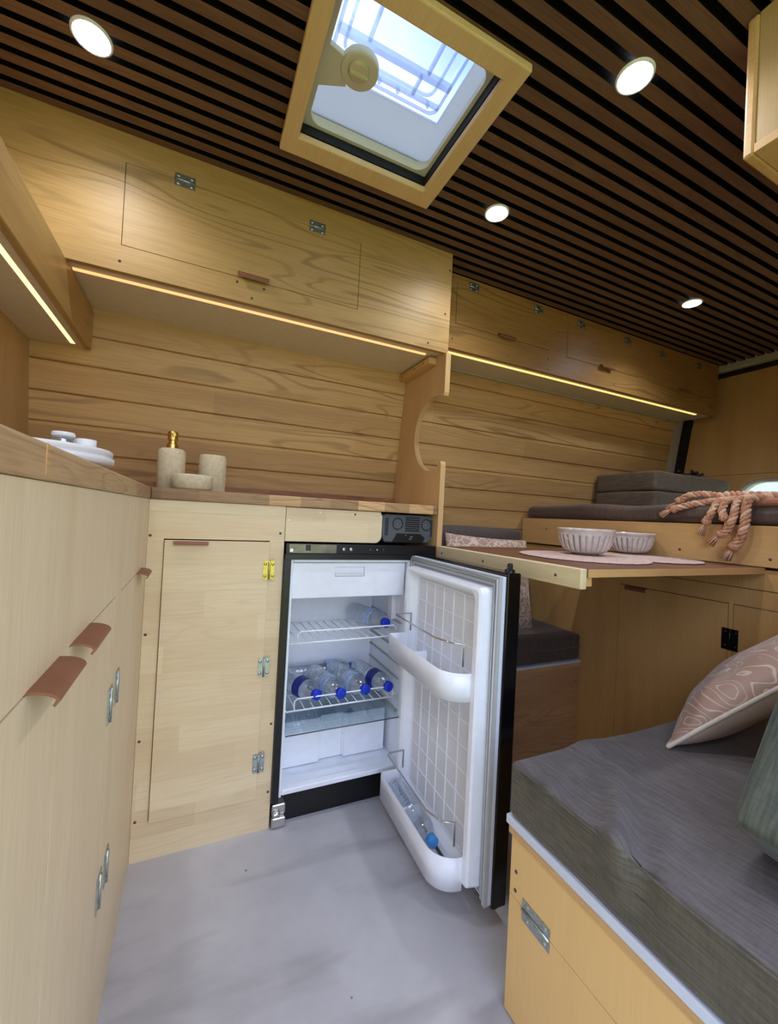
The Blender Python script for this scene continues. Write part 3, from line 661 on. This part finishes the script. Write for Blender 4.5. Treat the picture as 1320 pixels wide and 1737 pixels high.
for z0, z1 in ((.102, .236),):
    A = [m.bm.verts.new((x, y, z0)) for x, y in P]; B = [m.bm.verts.new((x, y, z1)) for x, y in P]
    for i in range(len(P)): m.bm.faces.new((A[i], A[(i+1) % len(P)], B[(i+1) % len(P)], B[i]))
    m.bm.faces.new(A)
    Q = [(x+(.004 if x < .4 else -.004), y+(.004 if y < 1.3 else -.004)) for x, y in P]
    A2 = [m.bm.verts.new((x, y, z0+.004)) for x, y in Q]; B2 = [m.bm.verts.new((x, y, z1)) for x, y in Q]
    for i in range(len(P)): m.bm.faces.new((A2[i], A2[(i+1) % len(P)], B2[(i+1) % len(P)], B2[i])); m.bm.faces.new((B[i], B[(i+1) % len(P)], B2[(i+1) % len(P)], B2[i]))
    m.bm.faces.new(A2)
m.build('salad_drawer', M['fridge'], fr, bevel=.001)
# control strip
m = MB(); m.box(.224, .697, 1.138, 1.16, .748, .776); m.box(.222, .66, 1.134, 1.16, .732, .748); cs = m.build('control_strip', M['black'], fr, bevel=.001)
bx(.232, .366, 1.1372, 1.14, .7505, .7745).build('metal_plate', plain('mirror_strip', (120, 112, 100), .25, .9, var=.25, scale=25), cs)
bx(.277, .291, 1.1362, 1.138, .757, .7735).build('catch', M['black'], cs)
for x, rr_, mt in ((.388, .0055, 'chrome'), (.410, .0055, 'chrome'), (.470, .003, 'screw'), (.492, .003, 'chrome'), (.513, .003, 'screw')):
    m = MB(); m.lathe([(0, .004), (rr_*.8, .004), (rr_, .002), (rr_, 0)], Matrix.Translation((x, 1.138, .762)) @ Matrix.Rotation(PI/2, 4, 'X'), 16); m.build('knob', M[mt], cs)
m = MB(); m.box(.231, .243, 1.130, 1.138, .752, .764); m.build('latch', M['chrome'], cs, bevel=.002)
m = MB(); m.box(.224, .262, 1.136, 1.164, .004, .032); m.box(.224, .262, 1.146, 1.164, .032, .062); m.lathe([(0, -.01), (.007, -.01), (.007, .01), (0, .01)], Matrix.Translation((.236, 1.142, .038)) @ Matrix.Rotation(PI/2, 4, 'Y'), 16)
m.build('foot_bracket', M['chrome'], fr, bevel=.004)
# door, built square-on in its own frame then swung on its hinge
HG = Matrix.Translation((.66, 1.135, 0)) @ Matrix.Rotation(math.radians(-2.2), 4, 'Z') @ Matrix.Translation((-.66, -1.135, 0))
Y0, Y1, Z0, Z1 = .700, 1.135, .045, .742
def dpart(m, name, mat, par, bevel=0): m.xf(HG); return m.build(name, mat, par, bevel=bevel)
dr = dpart(bx(.628, .664, Y0-.004, Y1+.002, Z0-.008, Z1+.012), 'door', M['blackgloss'], fr, .003)
m = MB(); m.box(.618, .628, Y0, Y1, Z0, Z1+.004); dpart(m, 'door_backing', M['strip_w'], dr, .002)
m = MB(); m.grid('X', Y0, Y1, Z0, Z1+.003, .609, .6185, [(Y0+.02, Y1-.02, Z0+.02, Z1-.017)])
for e in (.005, .012): 
    m.tube([(.608, y, z) for y, z in ((Y0+e, Z0+e), (Y1-e, Z0+e), (Y1-e, Z1-e+.003), (Y0+e, Z1-e+.003))], .0025, 6, closed=True)
dpart(m, 'gasket', M['gasket'], dr)
LY0, LY1, LZ0, LZ1 = Y0+.022, Y1-.022, Z0+.018, Z1-.022
m = MB(); n = 6
def uring(y0, y1, z0, z1, r): return rr(y0, y1, z0, z1, r, n)
layers = [(uring(LY0, LY1, LZ0, LZ1, .012), .618), (uring(LY0+.003, LY1-.003, LZ0+.003, LZ1-.003, .014), .584), (uring(LY0+.008, LY1-.008, LZ0+.008, LZ1-.008, .014), .580),
          (uring(LY0+.022, LY1-.022, LZ0+.012, LZ1-.012, .02), .580), (uring(LY0+.030, LY1-.030, LZ0+.018, LZ1-.018, .02), .586), (uring(LY0+.050, LY1-.042, LZ0+.03, LZ1-.03, .02), .609)]
prev = None
for P, x in layers:
    cur = [m.bm.verts.new((x, a, b)) for a, b in P]
    if prev:
        for i in range(len(P)): f = m.bm.faces.new((prev[i], prev[(i+1) % len(P)], cur[(i+1) % len(P)], cur[i])); f.smooth = False
    prev = cur
m.bm.faces.new(prev); dpart(m, 'inner_tray', M['fridge'], dr)
m = MB()      # raised grid lines on the recessed panel
gy0, gy1, gz0, gz1 = LY0+.054, LY1-.046, LZ0+.036, LZ1-.034; ny, nz_ = 6, 10
m.box(.6075, .6088, gy0, gy1, gz0, gz1)
m.mi = 1
for i in range(ny+1): a = gy0+(gy1-gy0)*i/ny; m.box(.6055, .6080, a-.0016, a+.0016, gz0, gz1)
for j in range(nz_+1): b = gz0+(gz1-gz0)*j/nz_; m.box(.6060, .6080, gy0, gy1, b-.0016, b+.0016)
dpart(m, 'grid_panel', [M['fridge_in'], M['fridge']], dr)
def basket(z0, h, depth, yl, yr):
    """open door balcony, curved at the free end"""
    xo = .582; pts = [(xo, yl), (xo-depth+.006, yl), (xo-depth, yl-.006)]
    pts += [(xo-depth, yr+.058)]+[(xo-depth+depth*(1-math.cos(i*PI/2/8)), yr+.058-.058*math.sin(i*PI/2/8)) for i in range(1, 9)]
    m = MB(); th = .003
    inn = []
    for i, p in enumerate(pts):
        a = Vector(pts[max(i-1, 0)]); b = Vector(pts[min(i+1, len(pts)-1)]); d = (b-a).normalized(); nrm = Vector((-d.y, d.x)); inn.append(Vector(p)-(-nrm)*th)
    cc = Vector((xo, (yl+yr)/2)); inn = [Vector(p)+(cc-Vector(p)).normalized()*th for p in pts]
    o0 = [m.bm.verts.new((p[0], p[1], z0)) for p in pts]; o1 = [m.bm.verts.new((p[0], p[1], z0+h)) for p in pts]
    i0 = [m.bm.verts.new((p[0], p[1], z0+th)) for p in inn]; i1 = [m.bm.verts.new((p[0], p[1], z0+h)) for p in inn]
    for k in range(len(pts)-1):
        for q in ((o0[k], o0[k+1], o1[k+1], o1[k]), (i0[k], i0[k+1], i1[k+1], i1[k]), (o1[k], o1[k+1], i1[k+1], i1[k])):
            f = m.bm.faces.new(q); f.smooth = True
    m.bm.faces.new(o0); m.bm.faces.new(i0)
    bk = dpart(m, 'door_basket', M['fridge'], dr)
    m = MB(); m.box(xo-depth+.003, xo-.005, yr+.20, yr+.203, z0+.003, z0+h*.8); dpart(m, 'divider', M['fridge'], bk)
    m = MB(); zz = z0+h+.058
    w = [(xo+.004, yl-.012, zz-.05), (xo+.004, yl-.012, zz), (xo-depth+.022, yl-.012, zz), (xo-depth+.012, yl-.022, zz), (xo-depth+.012, yr+.085, zz), (xo-depth+.03, yr+.04, zz), (xo-.006, yr+.028, zz), (xo-.006, yr+.028, zz-.052)]
    m.tube(w, .0023, 8); dpart(m, 'rail', M['chrome'], bk)
basket(.464, .062, .060, 1.080, .745); basket(.052, .072, .062, 1.085, .745)
m = MB(); m.lathe([(.011, .742), (.011, .760), (.006, .762), (.006, .772), (.004, .774), (0, .774)], Matrix.Translation((.645, .712, 0)), 16);
dpart(m, 'hinge_pin', M['black'], dr)
m = MB(); m.lathe([(0, .022), (.008, .028), (.008, .045), (0, .046)], Matrix.Translation((.645, .712, 0)), 16); dpart(m, 'hinge_pin', M['black'], dr)
# bottles
def bottle(p, d, label, lab, cap='cap', L=.190, R=.031, group='water bottles in the fridge', roll=0):
    """PET bottle lying along d, p = centre of the base end"""
    t = thing('water_bottle', label, 'bottle', p, group); d = Vector(d).normalized()
    T = Matrix.Translation(p) @ d.to_track_quat('Z', 'Y').to_matrix().to_4x4()
    pr = [(0, .006), (.6*R, .0), (.92*R, .004), (R, .014)]
    z = .018
    while z < .50*L: pr += [(R, z), (.93*R, z+.004), (R, z+.008)]; z += .013
    pr += [(R*.97, .52*L), (R*.97, .72*L), (R, .735*L), (.92*R, .79*L), (.62*R, .87*L), (.42*R, .91*L), (.40*R, .935*L)]
    m = MB(); m.lathe(pr, T, 28); m.build('body', M['pet'], t)
    if lab != 'pet':
        m = MB(); m.lathe([(R*1.01, .53*L), (R*1.012, .535*L), (R*1.012, .705*L), (R*1.01, .71*L)], T, 28)
        m.bm.faces.ensure_lookup_table(); dn = (T.to_3x3().inverted() @ Vector((-.5, -.3, 1)).normalized())
        for f in m.bm.faces:
            c_ = T.inverted() @ f.calc_center_median(); f.material_index = 0 if c_.x*dn.x+c_.y*dn.y > -.2*R else 1
        m.build('label', [M[lab], M['label_pale']], t)
    m = MB(); m.lathe([(.46*R, .915*L), (.46*R, .935*L), (.47*R, .936*L), (.47*R, .995*L), (.42*R, L), (0, L)], T, 24, flute=lambda a, r, z: 1+.03*math.cos(a*24)); m.build('cap', M[cap], t)
zb = .492+.033
bottle((.515, 1.375, zb), (.26, -1, 0), 'water bottle with blue cap alone on the upper wire shelf', 'label_w')
zb = .302+.034
bottle((.270, 1.342, zb), (.42, -1, 0), 'navy-labelled water bottle on the lower wire shelf, leftmost of the row', 'label_b')
bottle((.372, 1.342, zb-.001), (.22, -1, 0), 'water bottle on the lower wire shelf, second from the left', 'label_w')
bottle((.445, 1.342, zb), (.25, -1, 0), 'pale-labelled water bottle on the lower wire shelf, second from the right', 'label_w')
bottle((.525, 1.342, zb), (.23, -1, 0), 'navy-labelled water bottle on the lower wire shelf beside the right wall', 'label_b')
bottle((.300, 1.378, .302+.029), (1, .0, 0), 'clear bottle with light blue cap lying crosswise behind the lower shelf row', 'label_w', 'cap_l', L=.235, R=.0265)
pb = HG @ Vector((.557, 1.060, .093))
bottle(tuple(pb), (HG.to_3x3() @ Vector((.02, -1, 0))), 'clear water bottle with light blue cap lying in the bottom door basket', 'pet', 'cap_l', L=.225, R=.027)

# ------------------------------------------------------------------ power station
t = thing('power_station', 'dark grey portable power unit with two round sockets above the fridge', 'power station', (.61, 1.25, .778))
m = MB(); P = [(.520, .868), (.534, .872), (.694, .872), (.699, .862), (.699, .800), (.688, .783), (.530, .783), (.522, .800)]
m.prism(P, 'Y', 1.172, 1.34); b = m.build('shell', M['grey'], t, bevel=.004)
for x in (.573, .684-.008):
    m = MB(); T = Matrix.Translation((x, 1.172, .842)) @ Matrix.Rotation(PI/2, 4, 'X'); m.lathe([(.0175, -.001), (.0185, .003), (.0165, .0035), (.0155, -.002), (0, -.002)], T, 32); so_ = m.build('socket', M['socket'], t)
    m = MB(); m.lathe([(0, .003), (.0025, .003), (.003, -.002)], T, 12); m.box(x-.009, x-.006, 1.1725, 1.1745, .838, .846); m.box(x+.006, x+.009, 1.1725, 1.1745, .838, .846); m.build('contact', M['chrome'], so_)
for n_, xa, xb, z_, dz_, w_ in ((7, .600, .652, .8195, .0068, .0037), (9, .530, .541, .806, .006, .0035), (9, .6925, .6985, .806, .006, .0035)):
    m = MB(); m.box(xa-.001, xb+.001, 1.1712, 1.1725, z_-.001, z_+dz_*(n_-1)+w_+.001)
    m.mi = 1
    for i in range(n_): m.box(xa, xb, 1.1700, 1.1715, z_+i*dz_, z_+i*dz_+w_)
    m.build('vent', [M['grey'], M['socket']], t)
m = MB(); m.prism([(.556, .784), (.572, .812), (.655, .812), (.672, .800), (.665, .784)], 'Y', 1.1695, 1.1725); pn = m.build('port_panel', M['socket'], t)
for x, z, w in ((.623, .802, .005), (.619, .795, .005), (.602, .807, .002)): bx(x-w, x+w, 1.1685, 1.1696, z-.0014, z+.0014).build('port', M['zinc'], pn)
bx(.511, .700, 1.355, 1.37, .745, .876).build('recess_back', M['black'], t)

# ------------------------------------------------------------------ rear overhead cupboards
t = thing('rear_wall_cupboard', 'long oak wall cupboard above the bed with three lift-up doors and yellow strip light', 'cupboard', (1.55, 1.33, 1.466))
Ds = [(.790, 1.237, 1.556, 1.702), (1.330, 1.777, 1.550, 1.698), (1.850, 2.320, 1.546, 1.690)]
m = MB(); m.grid('Y', .7195, 2.40, 1.466, 1.7295, 1.235, 1.250, Ds); m.box(2.385, 2.40, 1.25, wy(1.47)-.07, 1.466, 1.7295); m.build('face_frame', M['oak_rear'], t)
m = MB(); m.grid('Z', .7195, 2.385, 1.250, wy(1.47)-.003, 1.469, 1.482, [(.7195, 2.290, 1.270, 1.279)]); m.build('base_panel', M['under'], t)
bx(.7195, 2.385, wy(1.47)-.010, wy(1.47)-.003, 1.462, 1.4688).build('rear_strip', M['trim_w'], t)
bx(.722, 2.290, 1.270, 1.279, 1.4655, 1.480).build('led_strip', M['led2'], t)
for (a, b, c_, d_), hx in zip(Ds, (1.013, 1.560, 2.105)):
    dd = bx(a+.0015, b-.0015, 1.234, 1.249, c_+.0015, d_-.001).build('lift_up_door', M['oak_rear'], t)
    pull(dd, (hx, 1.234, c_+.006), (0, -1, 0), (1, 0, 0), .075, .018, .012)
for x, z in ((.861, 1.703), (1.168, 1.702), (1.401, 1.699), (1.692, 1.699), (1.933, 1.691), (2.227, 1.691)): hinge(t, (x, 1.234, z), (0, -1, 0), (1, 0, 0), .030, .040)
for x, z in ((.78, 1.50), (1.03, 1.49), (1.23, 1.48), (1.28, 1.64), (1.23, 1.52), (1.62, 1.49)): screw(t, (x, 1.2345, z), (0, -1, 0), .003)
# near-side overhead cupboard
t = thing('near_wall_cupboard', 'pale cream wall cupboard end in the top right corner above the near bench', 'cupboard', (1.3, .2, 1.49))
m = MB(); m.box(.800, 2.40, .374, .390, 1.492, 1.7295); m.build('front', M['ply_y'], t, bevel=.004)
m = MB(); m.box(.803, .818, YN, .3735, 1.508, 1.7295); m.build('end_panel', M['wall_ply'], t)
m = MB(); m.box(.800, 2.40, YN, .3735, 1.493, 1.5075); m.build('base_panel', M['ply_y'], t)
screw(t, (.8025, .34, 1.530), (-1, 0, 0), .004)

# ------------------------------------------------------------------ table, placemats, bowls
t = thing('dinette_table', 'brown laminate table with pale wooden lipping between the benches', 'table', (1.05, .86, .737))
m = MB(); m.box(.7165, 1.389, .585, 1.133, .762, .778); m.build('tabletop', [M['table']], t, bevel=.0008)
m = MB(); m.box(.7165, 1.388, .583, .5849, .7615, .7775); m.build('edge_lipping', M['ply_y'], t)
m = MB(); m.box(.700, .7163, .587, 1.134, .737, .7782); m.build('end_rail', M['pale_edge'], t, bevel=.002)
m = MB(); m.box(.7165, .735, .590, 1.13, .742, .7618); m.build('support_cleat', M['ply_y'], t, bevel=.001)
for y in (1.105, .90, .652): screw(t, (.6995, y, .757), (-1, 0, 0), .0035)
def mat_(cx, cy, r, label, z, seed):
    m = MB(); random.seed(seed); n = 80; prof = []
    T = Matrix.Translation((cx, cy, z)); 
    for r0 in range(0, 30): 
        q = r*r0/30; m.lathe([(max(q-.0022, 0.0001), .0015), (q, .0042), (q+.0022, .0015)], T, n)
    m.lathe([(0, .0005), (r-.006, .0005), (r, .0018), (r-.002, .004), (r-.008, .0032), (0, .0025)], T, n, flute=lambda a, rr_, z_: 1+(.012*math.sin(a*37)+.008*math.sin(a*23+1))*(rr_ > r*.9))
    tag(m.build('placemat', M['mat'], loc=(cx, cy, z)), label, 'placemat', 'round woven placemats')
mat_(.965, .81, .165, 'round pink woven placemat under the nearer bowl', .778, 1); mat_(1.190, .81, .165, 'round pink woven placemat under the bowl at back right', .7785, 2)
def bowl(cx, cy, r, label, z=.783):
    m = MB(); h = r*.96
    pr = [(0, .002), (r*.40, .002), (r*.44, 0), (r*.48, .004)]
    for i in range(1, 13):
        u = i/12; pr.append((r*(.46+.50*math.sin(u*PI/2*.98)**.78), .004+h*.80*u**1.65))
    pr += [(r*.965, h*.86), (r*.955, h*.875), (r*.985, h*.89), (r*1.0, h*.96), (r*.99, h), (r*.95, h), (r*.93, h*.9)]
    for i in range(8): u = 1-i/8; pr.append((r*(.40+.51*math.sin(u*PI/2)), .008+h*.78*u**1.6))
    pr.append((0, .008))
    def fl(a, rr_, zz):
        if .10*h < zz < .74*h and rr_ > 0: return 1-.085*(1-abs(math.sin(a*13)))**2*min(1, (zz/h-.10)*6)*min(1, (.76-zz/h)*10)
        return 1
    m.lathe(pr, Matrix.Translation((cx, cy, z)), 180, flute=lambda a, r_, z_: fl(a, r_, z_))
    for f in m.bm.faces:
        c_ = f.calc_center_median()-Vector((cx, cy, z)); a_ = math.atan2(c_.y, c_.x)
        if .13*h < c_.z < .72*h and f.normal.length >= 0 and c_.xy.length > 0 and f.material_index == 0 and abs(math.sin(a_*13)) < .30 and c_.xy.length > r*(.40+.51*math.sin(min(1, max(0, (c_.z-.008)/(h*.78)))**(1/1.6)*PI/2))+r*.012: f.material_index = 1
    tag(m.build('bowl', [M['bowl'], M['bowl_groove']], loc=(cx, cy, z)), label, 'bowl', 'fluted bowls')
bowl(1.030, .855, .078, 'glazed white fluted bowl nearer the camera, larger in view'); bowl(1.298, .905, .072, 'glazed white fluted bowl at right, partly behind the nearer bowl')

# ------------------------------------------------------------------ far bench
t = thing('far_bench', 'brown oak bench base against the plank wall', 'bench', (1.05, 1.34, 0))
m = MB(); m.box(.7195, 1.3875, 1.155, 1.170, 0, .318); m.box(.7195, .735, 1.17, 1.52, 0, .318); m.build('front_panel', M['bench_oak'], t)
m = MB(); m.box(.7195, 1.3875, 1.150, 1.52, .3185, .334); m.build('seat_board', M['edge'], t, bevel=.001)
m = MB(); m.box(.7195, 1.3875, 1.1485, 1.52, .3345, .343); m.build('edge_strip', M['strip_w'], t)
for z in (.26, .08): screw(t, (1.372, 1.1545, z), (0, -1, 0), .003)
o = MB(); o.soft((1.0545, 1.336, .3935), (.664, .366, .098), r=.010, cuts=18, bulge=.003, wob=.003, seed=3)
o = o.build('bench_cushion', M['fab_far'], loc=(1.05, 1.33, .344)); tag(o, 'brown woven seat cushion on the far bench', 'cushion')
m = MB(); m.tube([(.725, 1.1515, .395), (1.05, 1.1495, .3955), (1.384, 1.1515, .395)], .0018, 6); m.build('seam', M['fab_far'], o)
R_ = Matrix.Rotation(math.radians(1.5), 4, 'X')
o = MB(); o.soft((1.015, 1.440, .640), (.555, .075, .385), r=.015, cuts=14, bulge=.005, wob=.004, seed=5, rot=R_)
tag(o.build('back_cushion', M['fab_far'], loc=(1.0, 1.43, .445)), 'brown woven back cushion leaning on the plank wall behind the table', 'cushion')
def pillow(name, c, ex, ey, T, mats, label, group=None, pinch=.07, pipe=True, seed=1, n=22):
    """ex, ey: half-edge vectors; T: half thickness"""
    c, ex, ey = Vector(c), Vector(ex), Vector(ey); nn = ex.cross(ey).normalized()
    t = thing(name, label, 'cushion', tuple(c), group); m = MB(); V = {}
    def P(u, v, s):
        k = 1-pinch*(1-v*v)*.9 if True else 1; k2 = 1-pinch*(1-u*u)*.9
        th = T*((1-abs(u)**2.4)*(1-abs(v)**2.4))**.55
        p = c+ex*(u*k)+ey*(v*k2)
        w = noise.noise(Vector((u*2.2+seed, v*2.2, s)))*T*.16*(1-max(abs(u), abs(v))**4)
        w += .05*T*math.sin(7*math.atan2(v, u))*max(0, max(abs(u), abs(v))-.45)*(1-max(abs(u), abs(v))**6)*2
        return p+nn*(s*(th+w))
    for s in (1, -1):
        for i in range(n+1):
            for j in range(n+1):
                u, v = math.sin((i/n-.5)*PI), math.sin((j/n-.5)*PI)
                edge = i in (0, n) or j in (0, n)
                if edge and s == -1: V[i, j, s] = V[i, j, 1]
                else: V[i, j, s] = m.bm.verts.new(P(u, v, s if not edge else 0))
        for i in range(n):
            for j in range(n):
                f = m.bm.faces.new([V[a, b, s] for a, b in ((i, j), (i+1, j), (i+1, j+1), (i, j+1))]); f.smooth = True; f.material_index = 0 if s == 1 else 1
    m.build('cover', mats, t)
    if pipe:
        m = MB(); pts = []
        for k in range(4*n):
            e, q = divmod(k, n); s_ = math.sin((q/n-.5)*PI); u, v = ((s_, -1), (1, s_), (-s_, 1), (-1, -s_))[e]; pts.append(P(u, v, 0))
        m.tube(pts, .0042, 8, closed=True); m.build('piping', M['piping'], t)
    return t
pillow('scatter_cushion', (1.062, 1.318, .625), (.195, -.012, -.01), (.01, .040, .178), .050, [M['pattern_far'], M['satin']], 'pinkish lattice patterned cushion leaning at the back of the far bench', pipe=False, seed=4, pinch=.04)

# ------------------------------------------------------------------ bed
t = thing('bed_platform', 'tan bed platform cabinet across the rear with doors under it', 'bed base', (1.9, .7, 0))
FXB = 1.3895; D1 = (.663, 1.000, .010, .667); D2 = (.18, .652, .010, .667)
m = MB(); m.grid('X', YN+.003, 1.508, 0, .772, FXB, FXB+.016, [D1, D2]); m.build('carcass', M['ply_bed'], t)
dd = bx(FXB-.0005, FXB+.015, D1[0]+.0015, D1[1]-.0015, D1[2], D1[3]-.0025).build('door', M['ply_bed'], t); pull(dd, (FXB-.0005, .935, .665), (-1, 0, 0), (0, 1, 0), .072, .016, .012)
bx(FXB-.0005, FXB+.015, D2[0]+.0015, D2[1]-.0015, D2[2], D2[3]-.0025).build('door', M['ply_bed'], t)
hinge(t, (FXB-.0005, .6575, .565), (-1, 0, 0), (0, 0, 1), .040, .060, 'black')
bx(FXB-.001, FXB, YN+.003, 1.50, .7150, .7165).build('seam_line', M['felt'], t)
m = MB(); m.box(1.376, 1.3925, YN+.003, 1.490, .780, .890); m.build('front_board', M['ply_y'], t, bevel=.001)
bx(1.3925, 2.49, YN+.003, 1.490, .866, .884).build('deck', M['ply_y'], t)
for y, z in ((1.344, .846), (.711, .842), (.794, .808), (.568, .802)): screw(t, (1.3755, y, z), (-1, 0, 0), .004)
o = MB(); o.soft((1.935, .686, .921), (1.10, 1.58, .060), r=.024, cuts=34, bulge=.004, wob=.012, seed=8, fr=5)
o = tag(o.build('bed_mattress', M['fab_bed'], loc=(1.93, .7, .884)), 'thin dark taupe mattress covering the bed platform', 'mattress')
for k, (z, lab) in enumerate(((.995, 'grey folded mattress section on the bed, lower of the two'), (1.0825, 'grey folded mattress section on the bed, topmost of the two'))):
    o = MB(); o.soft((2.09, 1.300, z), (.575, .300, .085), r=.008, cuts=14, bulge=.002, wob=.004, seed=k+20)
    o = tag(o.build('folded_mattress', M['fab_fold'], loc=(2.09, 1.30, z-.043)), lab, 'mattress', 'stacked mattress sections')
m = MB(); random.seed(5)
for i in range(26):
    b = Vector((2.10+random.uniform(-.02, .05), 1.205+random.uniform(-.02, .02), 1.124)); e = b+Vector((random.uniform(-.05, .05), random.uniform(-.04, .04), random.uniform(.002, .026)))
    m.tube([b, (b+e)/2+Vector((0, 0, .006)), e], .0018, 5)
    m.lathe([(0, -.007), (.006, -.003), (.007, .002), (0, .008)], Matrix.Translation(e), 8)
tag(m.build('dried_sprig', M['twig'], loc=(2.1, 1.2, 1.12)), 'dark dried seed-head sprig on the folded mattress', 'dried flowers')
# throw with knotted rope fringe
def rope(path, R, r, turns, name, par, fray=True, knot=True, seed=0):
    path = [Vector(p) for p in path]; L = [0]
    for a, b in zip(path, path[1:]): L.append(L[-1]+(b-a).length)
    def at(s):
        s = s*L[-1]
        for i in range(len(path)-1):
            if s <= L[i+1] or i == len(path)-2:
                q = (s-L[i])/max(L[i+1]-L[i], 1e-6); p0 = path[max(i-1, 0)]; p1, p2 = path[i], path[i+1]; p3 = path[min(i+2, len(path)-1)]
                return .5*((2*p1)+(p2-p0)*q+(2*p0-5*p1+4*p2-p3)*q*q+(3*p1-p0-3*p2+p3)*q**3)
    m = MB(); N = 44
    for k in range(3):
        pts = []
        for i in range(N+1):
            s = i/N; p = at(s); t = (at(min(s+.02, 1))-at(max(s-.02, 0))).normalized(); a = t.orthogonal().normalized() if abs(t.z) > .9 else t.cross(Vector((0, 0, 1))).normalized(); b = t.cross(a)
            an = 2*PI*(turns*s+k/3); pts.append(p+a*R*math.cos(an)+b*R*math.sin(an))
        m.mi = 1 if k == 2 else 0; m.tube(pts, r, 7)
    m.mi = 0; e = at(1); t = (at(1)-at(.95)).normalized()
    if knot: m.lathe([(0, -.010), (R+r*.9, -.007), (R+r*1.3, 0), (R+r*.9, .007), (0, .010)], Matrix.Translation(e-t*.004) @ t.to_track_quat('Z', 'Y').to_matrix().to_4x4(), 12, flute=lambda a, r_, z_: 1+.12*math.sin(a*3+z_*400))
    random.seed(seed)
    if fray:
        for i in range(26):
            m.mi = i % 2; d = (t+Vector((random.uniform(-.6, .6), random.uniform(-.6, .6), random.uniform(-.5, .2)))).normalized()
            p0 = e+d*.004; m.tube([p0, p0+d*.013+t*.005, p0+d*.017+t*.017+Vector((0, 0, -.004))], .0015, 5)
    return m.build(name, [M['rope'], M['rope_pale']], par)
t = thing('rope_throw', 'coral rope throw with knotted fringe hanging over the bed edge', 'throw', (1.5, .6, .95))
X0 = 1.352
R0, r0 = .0058, .0052
st = (1.45, .60, .967)
rope([st, (1.43, .70, .974), (1.41, .745, .982), (1.395, .785, .978), (1.385, .812, .958)], R0, r0, 6, 'fringe', t, seed=1)
rope([st, (1.42, .68, .966), (1.39, .735, .956), (1.372, .775, .946), (1.365, .815, .932)], R0, r0, 5.5, 'fringe', t, seed=2)
rope([st, (1.41, .665, .965), (1.372, .690, .955), (X0, .697, .925), (X0, .712, .893)], R0, r0, 5.5, 'fringe', t, seed=3)
rope([st, (1.40, .650, .965), (1.368, .668, .956), (X0, .672, .930), (X0, .664, .905)], R0, r0, 5, 'fringe', t, seed=4)
rope([st, (1.40, .630, .966), (1.366, .642, .956), (X0-.002, .642, .915), (X0-.004, .652, .880), (X0-.004, .672, .860)], R0, r0, 6, 'fringe', t, seed=5)
rope([(1.45, .58, .967), (1.40, .608, .967), (1.366, .618, .956), (X0-.002, .615, .900), (X0-.002, .622, .860), (X0, .642, .826)], R0+.001, r0+.0006, 6, 'fringe', t, seed=6)
rope([(1.46, .40, .966), (1.44, .52, .970), (1.43, .62, .975), (1.44, .70, .978), (1.45, .75, .972)], R0+.002, r0+.002, 7, 'border_cord', t, fray=False, knot=False)
m = MB(); m.soft((1.53, .42, .955), (.26, .44, .020), r=.009, cuts=20, bulge=.002, wob=.008, seed=31, fr=14); m.build('blanket', M['throw'], t)

# ------------------------------------------------------------------ near bench
t = thing('near_bench', 'yellow birch bench base in the lower right foreground', 'bench', (.95, .2, 0))
BX = .537
m = MB(); m.box(BX, BX+.016, YN, .570, .2095, .3125); m.box(BX+.016, 1.388, .555, .570, 0, .3125); m.build('upper_front', M['birch'], t)
bx(BX, BX+.015, YN, .570, .008, .2083).build('drop_front', M['birch'], t)
m = MB(); m.box(BX-.004, 1.388, YN, .575, .313, .328); m.build('seat_board', M['edge'], t, bevel=.001)
m = MB(); m.box(BX-.008, 1.388, YN, .579, .3285, .344); m.build('edge_strip', M['strip_w'], t, bevel=.002)
hinge(t, (BX, .507, .2085), (-1, 0, 0), (0, 1, 0), .036, .060)
for z in (.255, .223): screw(t, (BX-.0005, .556, z), (-1, 0, 0), .0035)
o = MB(); o.mats = 'side'; o.soft((.9575, .228, .3925), (.855, .690, .096), r=.010, cuts=64, bulge=.003, wob=.005, seed=12, fr=7)
for v in o.bm.verts:      # folds pulled in from the long edge
    x, y, z = v.co
    for (ax, ay, bx_, by_, w, h_) in ((.528, .365, .76, .545, .016, .018), (.528, .335, .72, .46, .016, -.012), (.528, .49, .66, .53, .018, .010), (.60, .20, .95, .40, .05, .011), (.70, .56, 1.0, .42, .03, .010)):
        dx, dy = bx_-ax, by_-ay; L2 = dx*dx+dy*dy; s_ = max(0, min(1, ((x-ax)*dx+(y-ay)*dy)/L2)); d2 = (x-ax-dx*s_)**2+(y-ay-dy*s_)**2
        f_ = math.exp(-d2/w**2)*(1-s_)*h_
        if z > .40: v.co.z += f_
        if x < .54: v.co.x -= f_*.8*max(0, (z-.345)/.1)
o = tag(o.build('bench_cushion', [M['fab'], M['fab_side']], loc=(.95, .2, .344)), 'large grey woven seat cushion on the near bench', 'cushion')
m = MB(); m.tube([(.5285, y, .436+.0015*math.sin(y*40)) for y in [YN+.02+i*.03 for i in range(23)]], .0016, 6); m.build('seam', M['fab_side'], o)
A = Vector((.838, .490, .451)); e1 = Vector((.69, -.417, .545)).normalized()*.40; e2 = Vector((.27, .11, .0)).normalized()*.30
pillow('scatter_cushion', A+e1/2+e2/2, e1/2, e2/2, .056, [M['pattern'], M['satin']], 'branch patterned cushion with satin back leaning on the near bench', seed=2)
o = MB(); Rg = Matrix.Rotation(math.radians(40), 4, 'Y'); o.soft((.765, .085, .620), (.10, .40, .36), r=.014, cuts=16, bulge=.006, wob=.005, seed=14, rot=Rg)
tag(o.build('back_cushion', M['fab_green'], loc=(.9, .15, .45)), 'green grey woven back cushion standing at the right frame edge', 'cushion')
print('objects', len(bpy.data.objects))
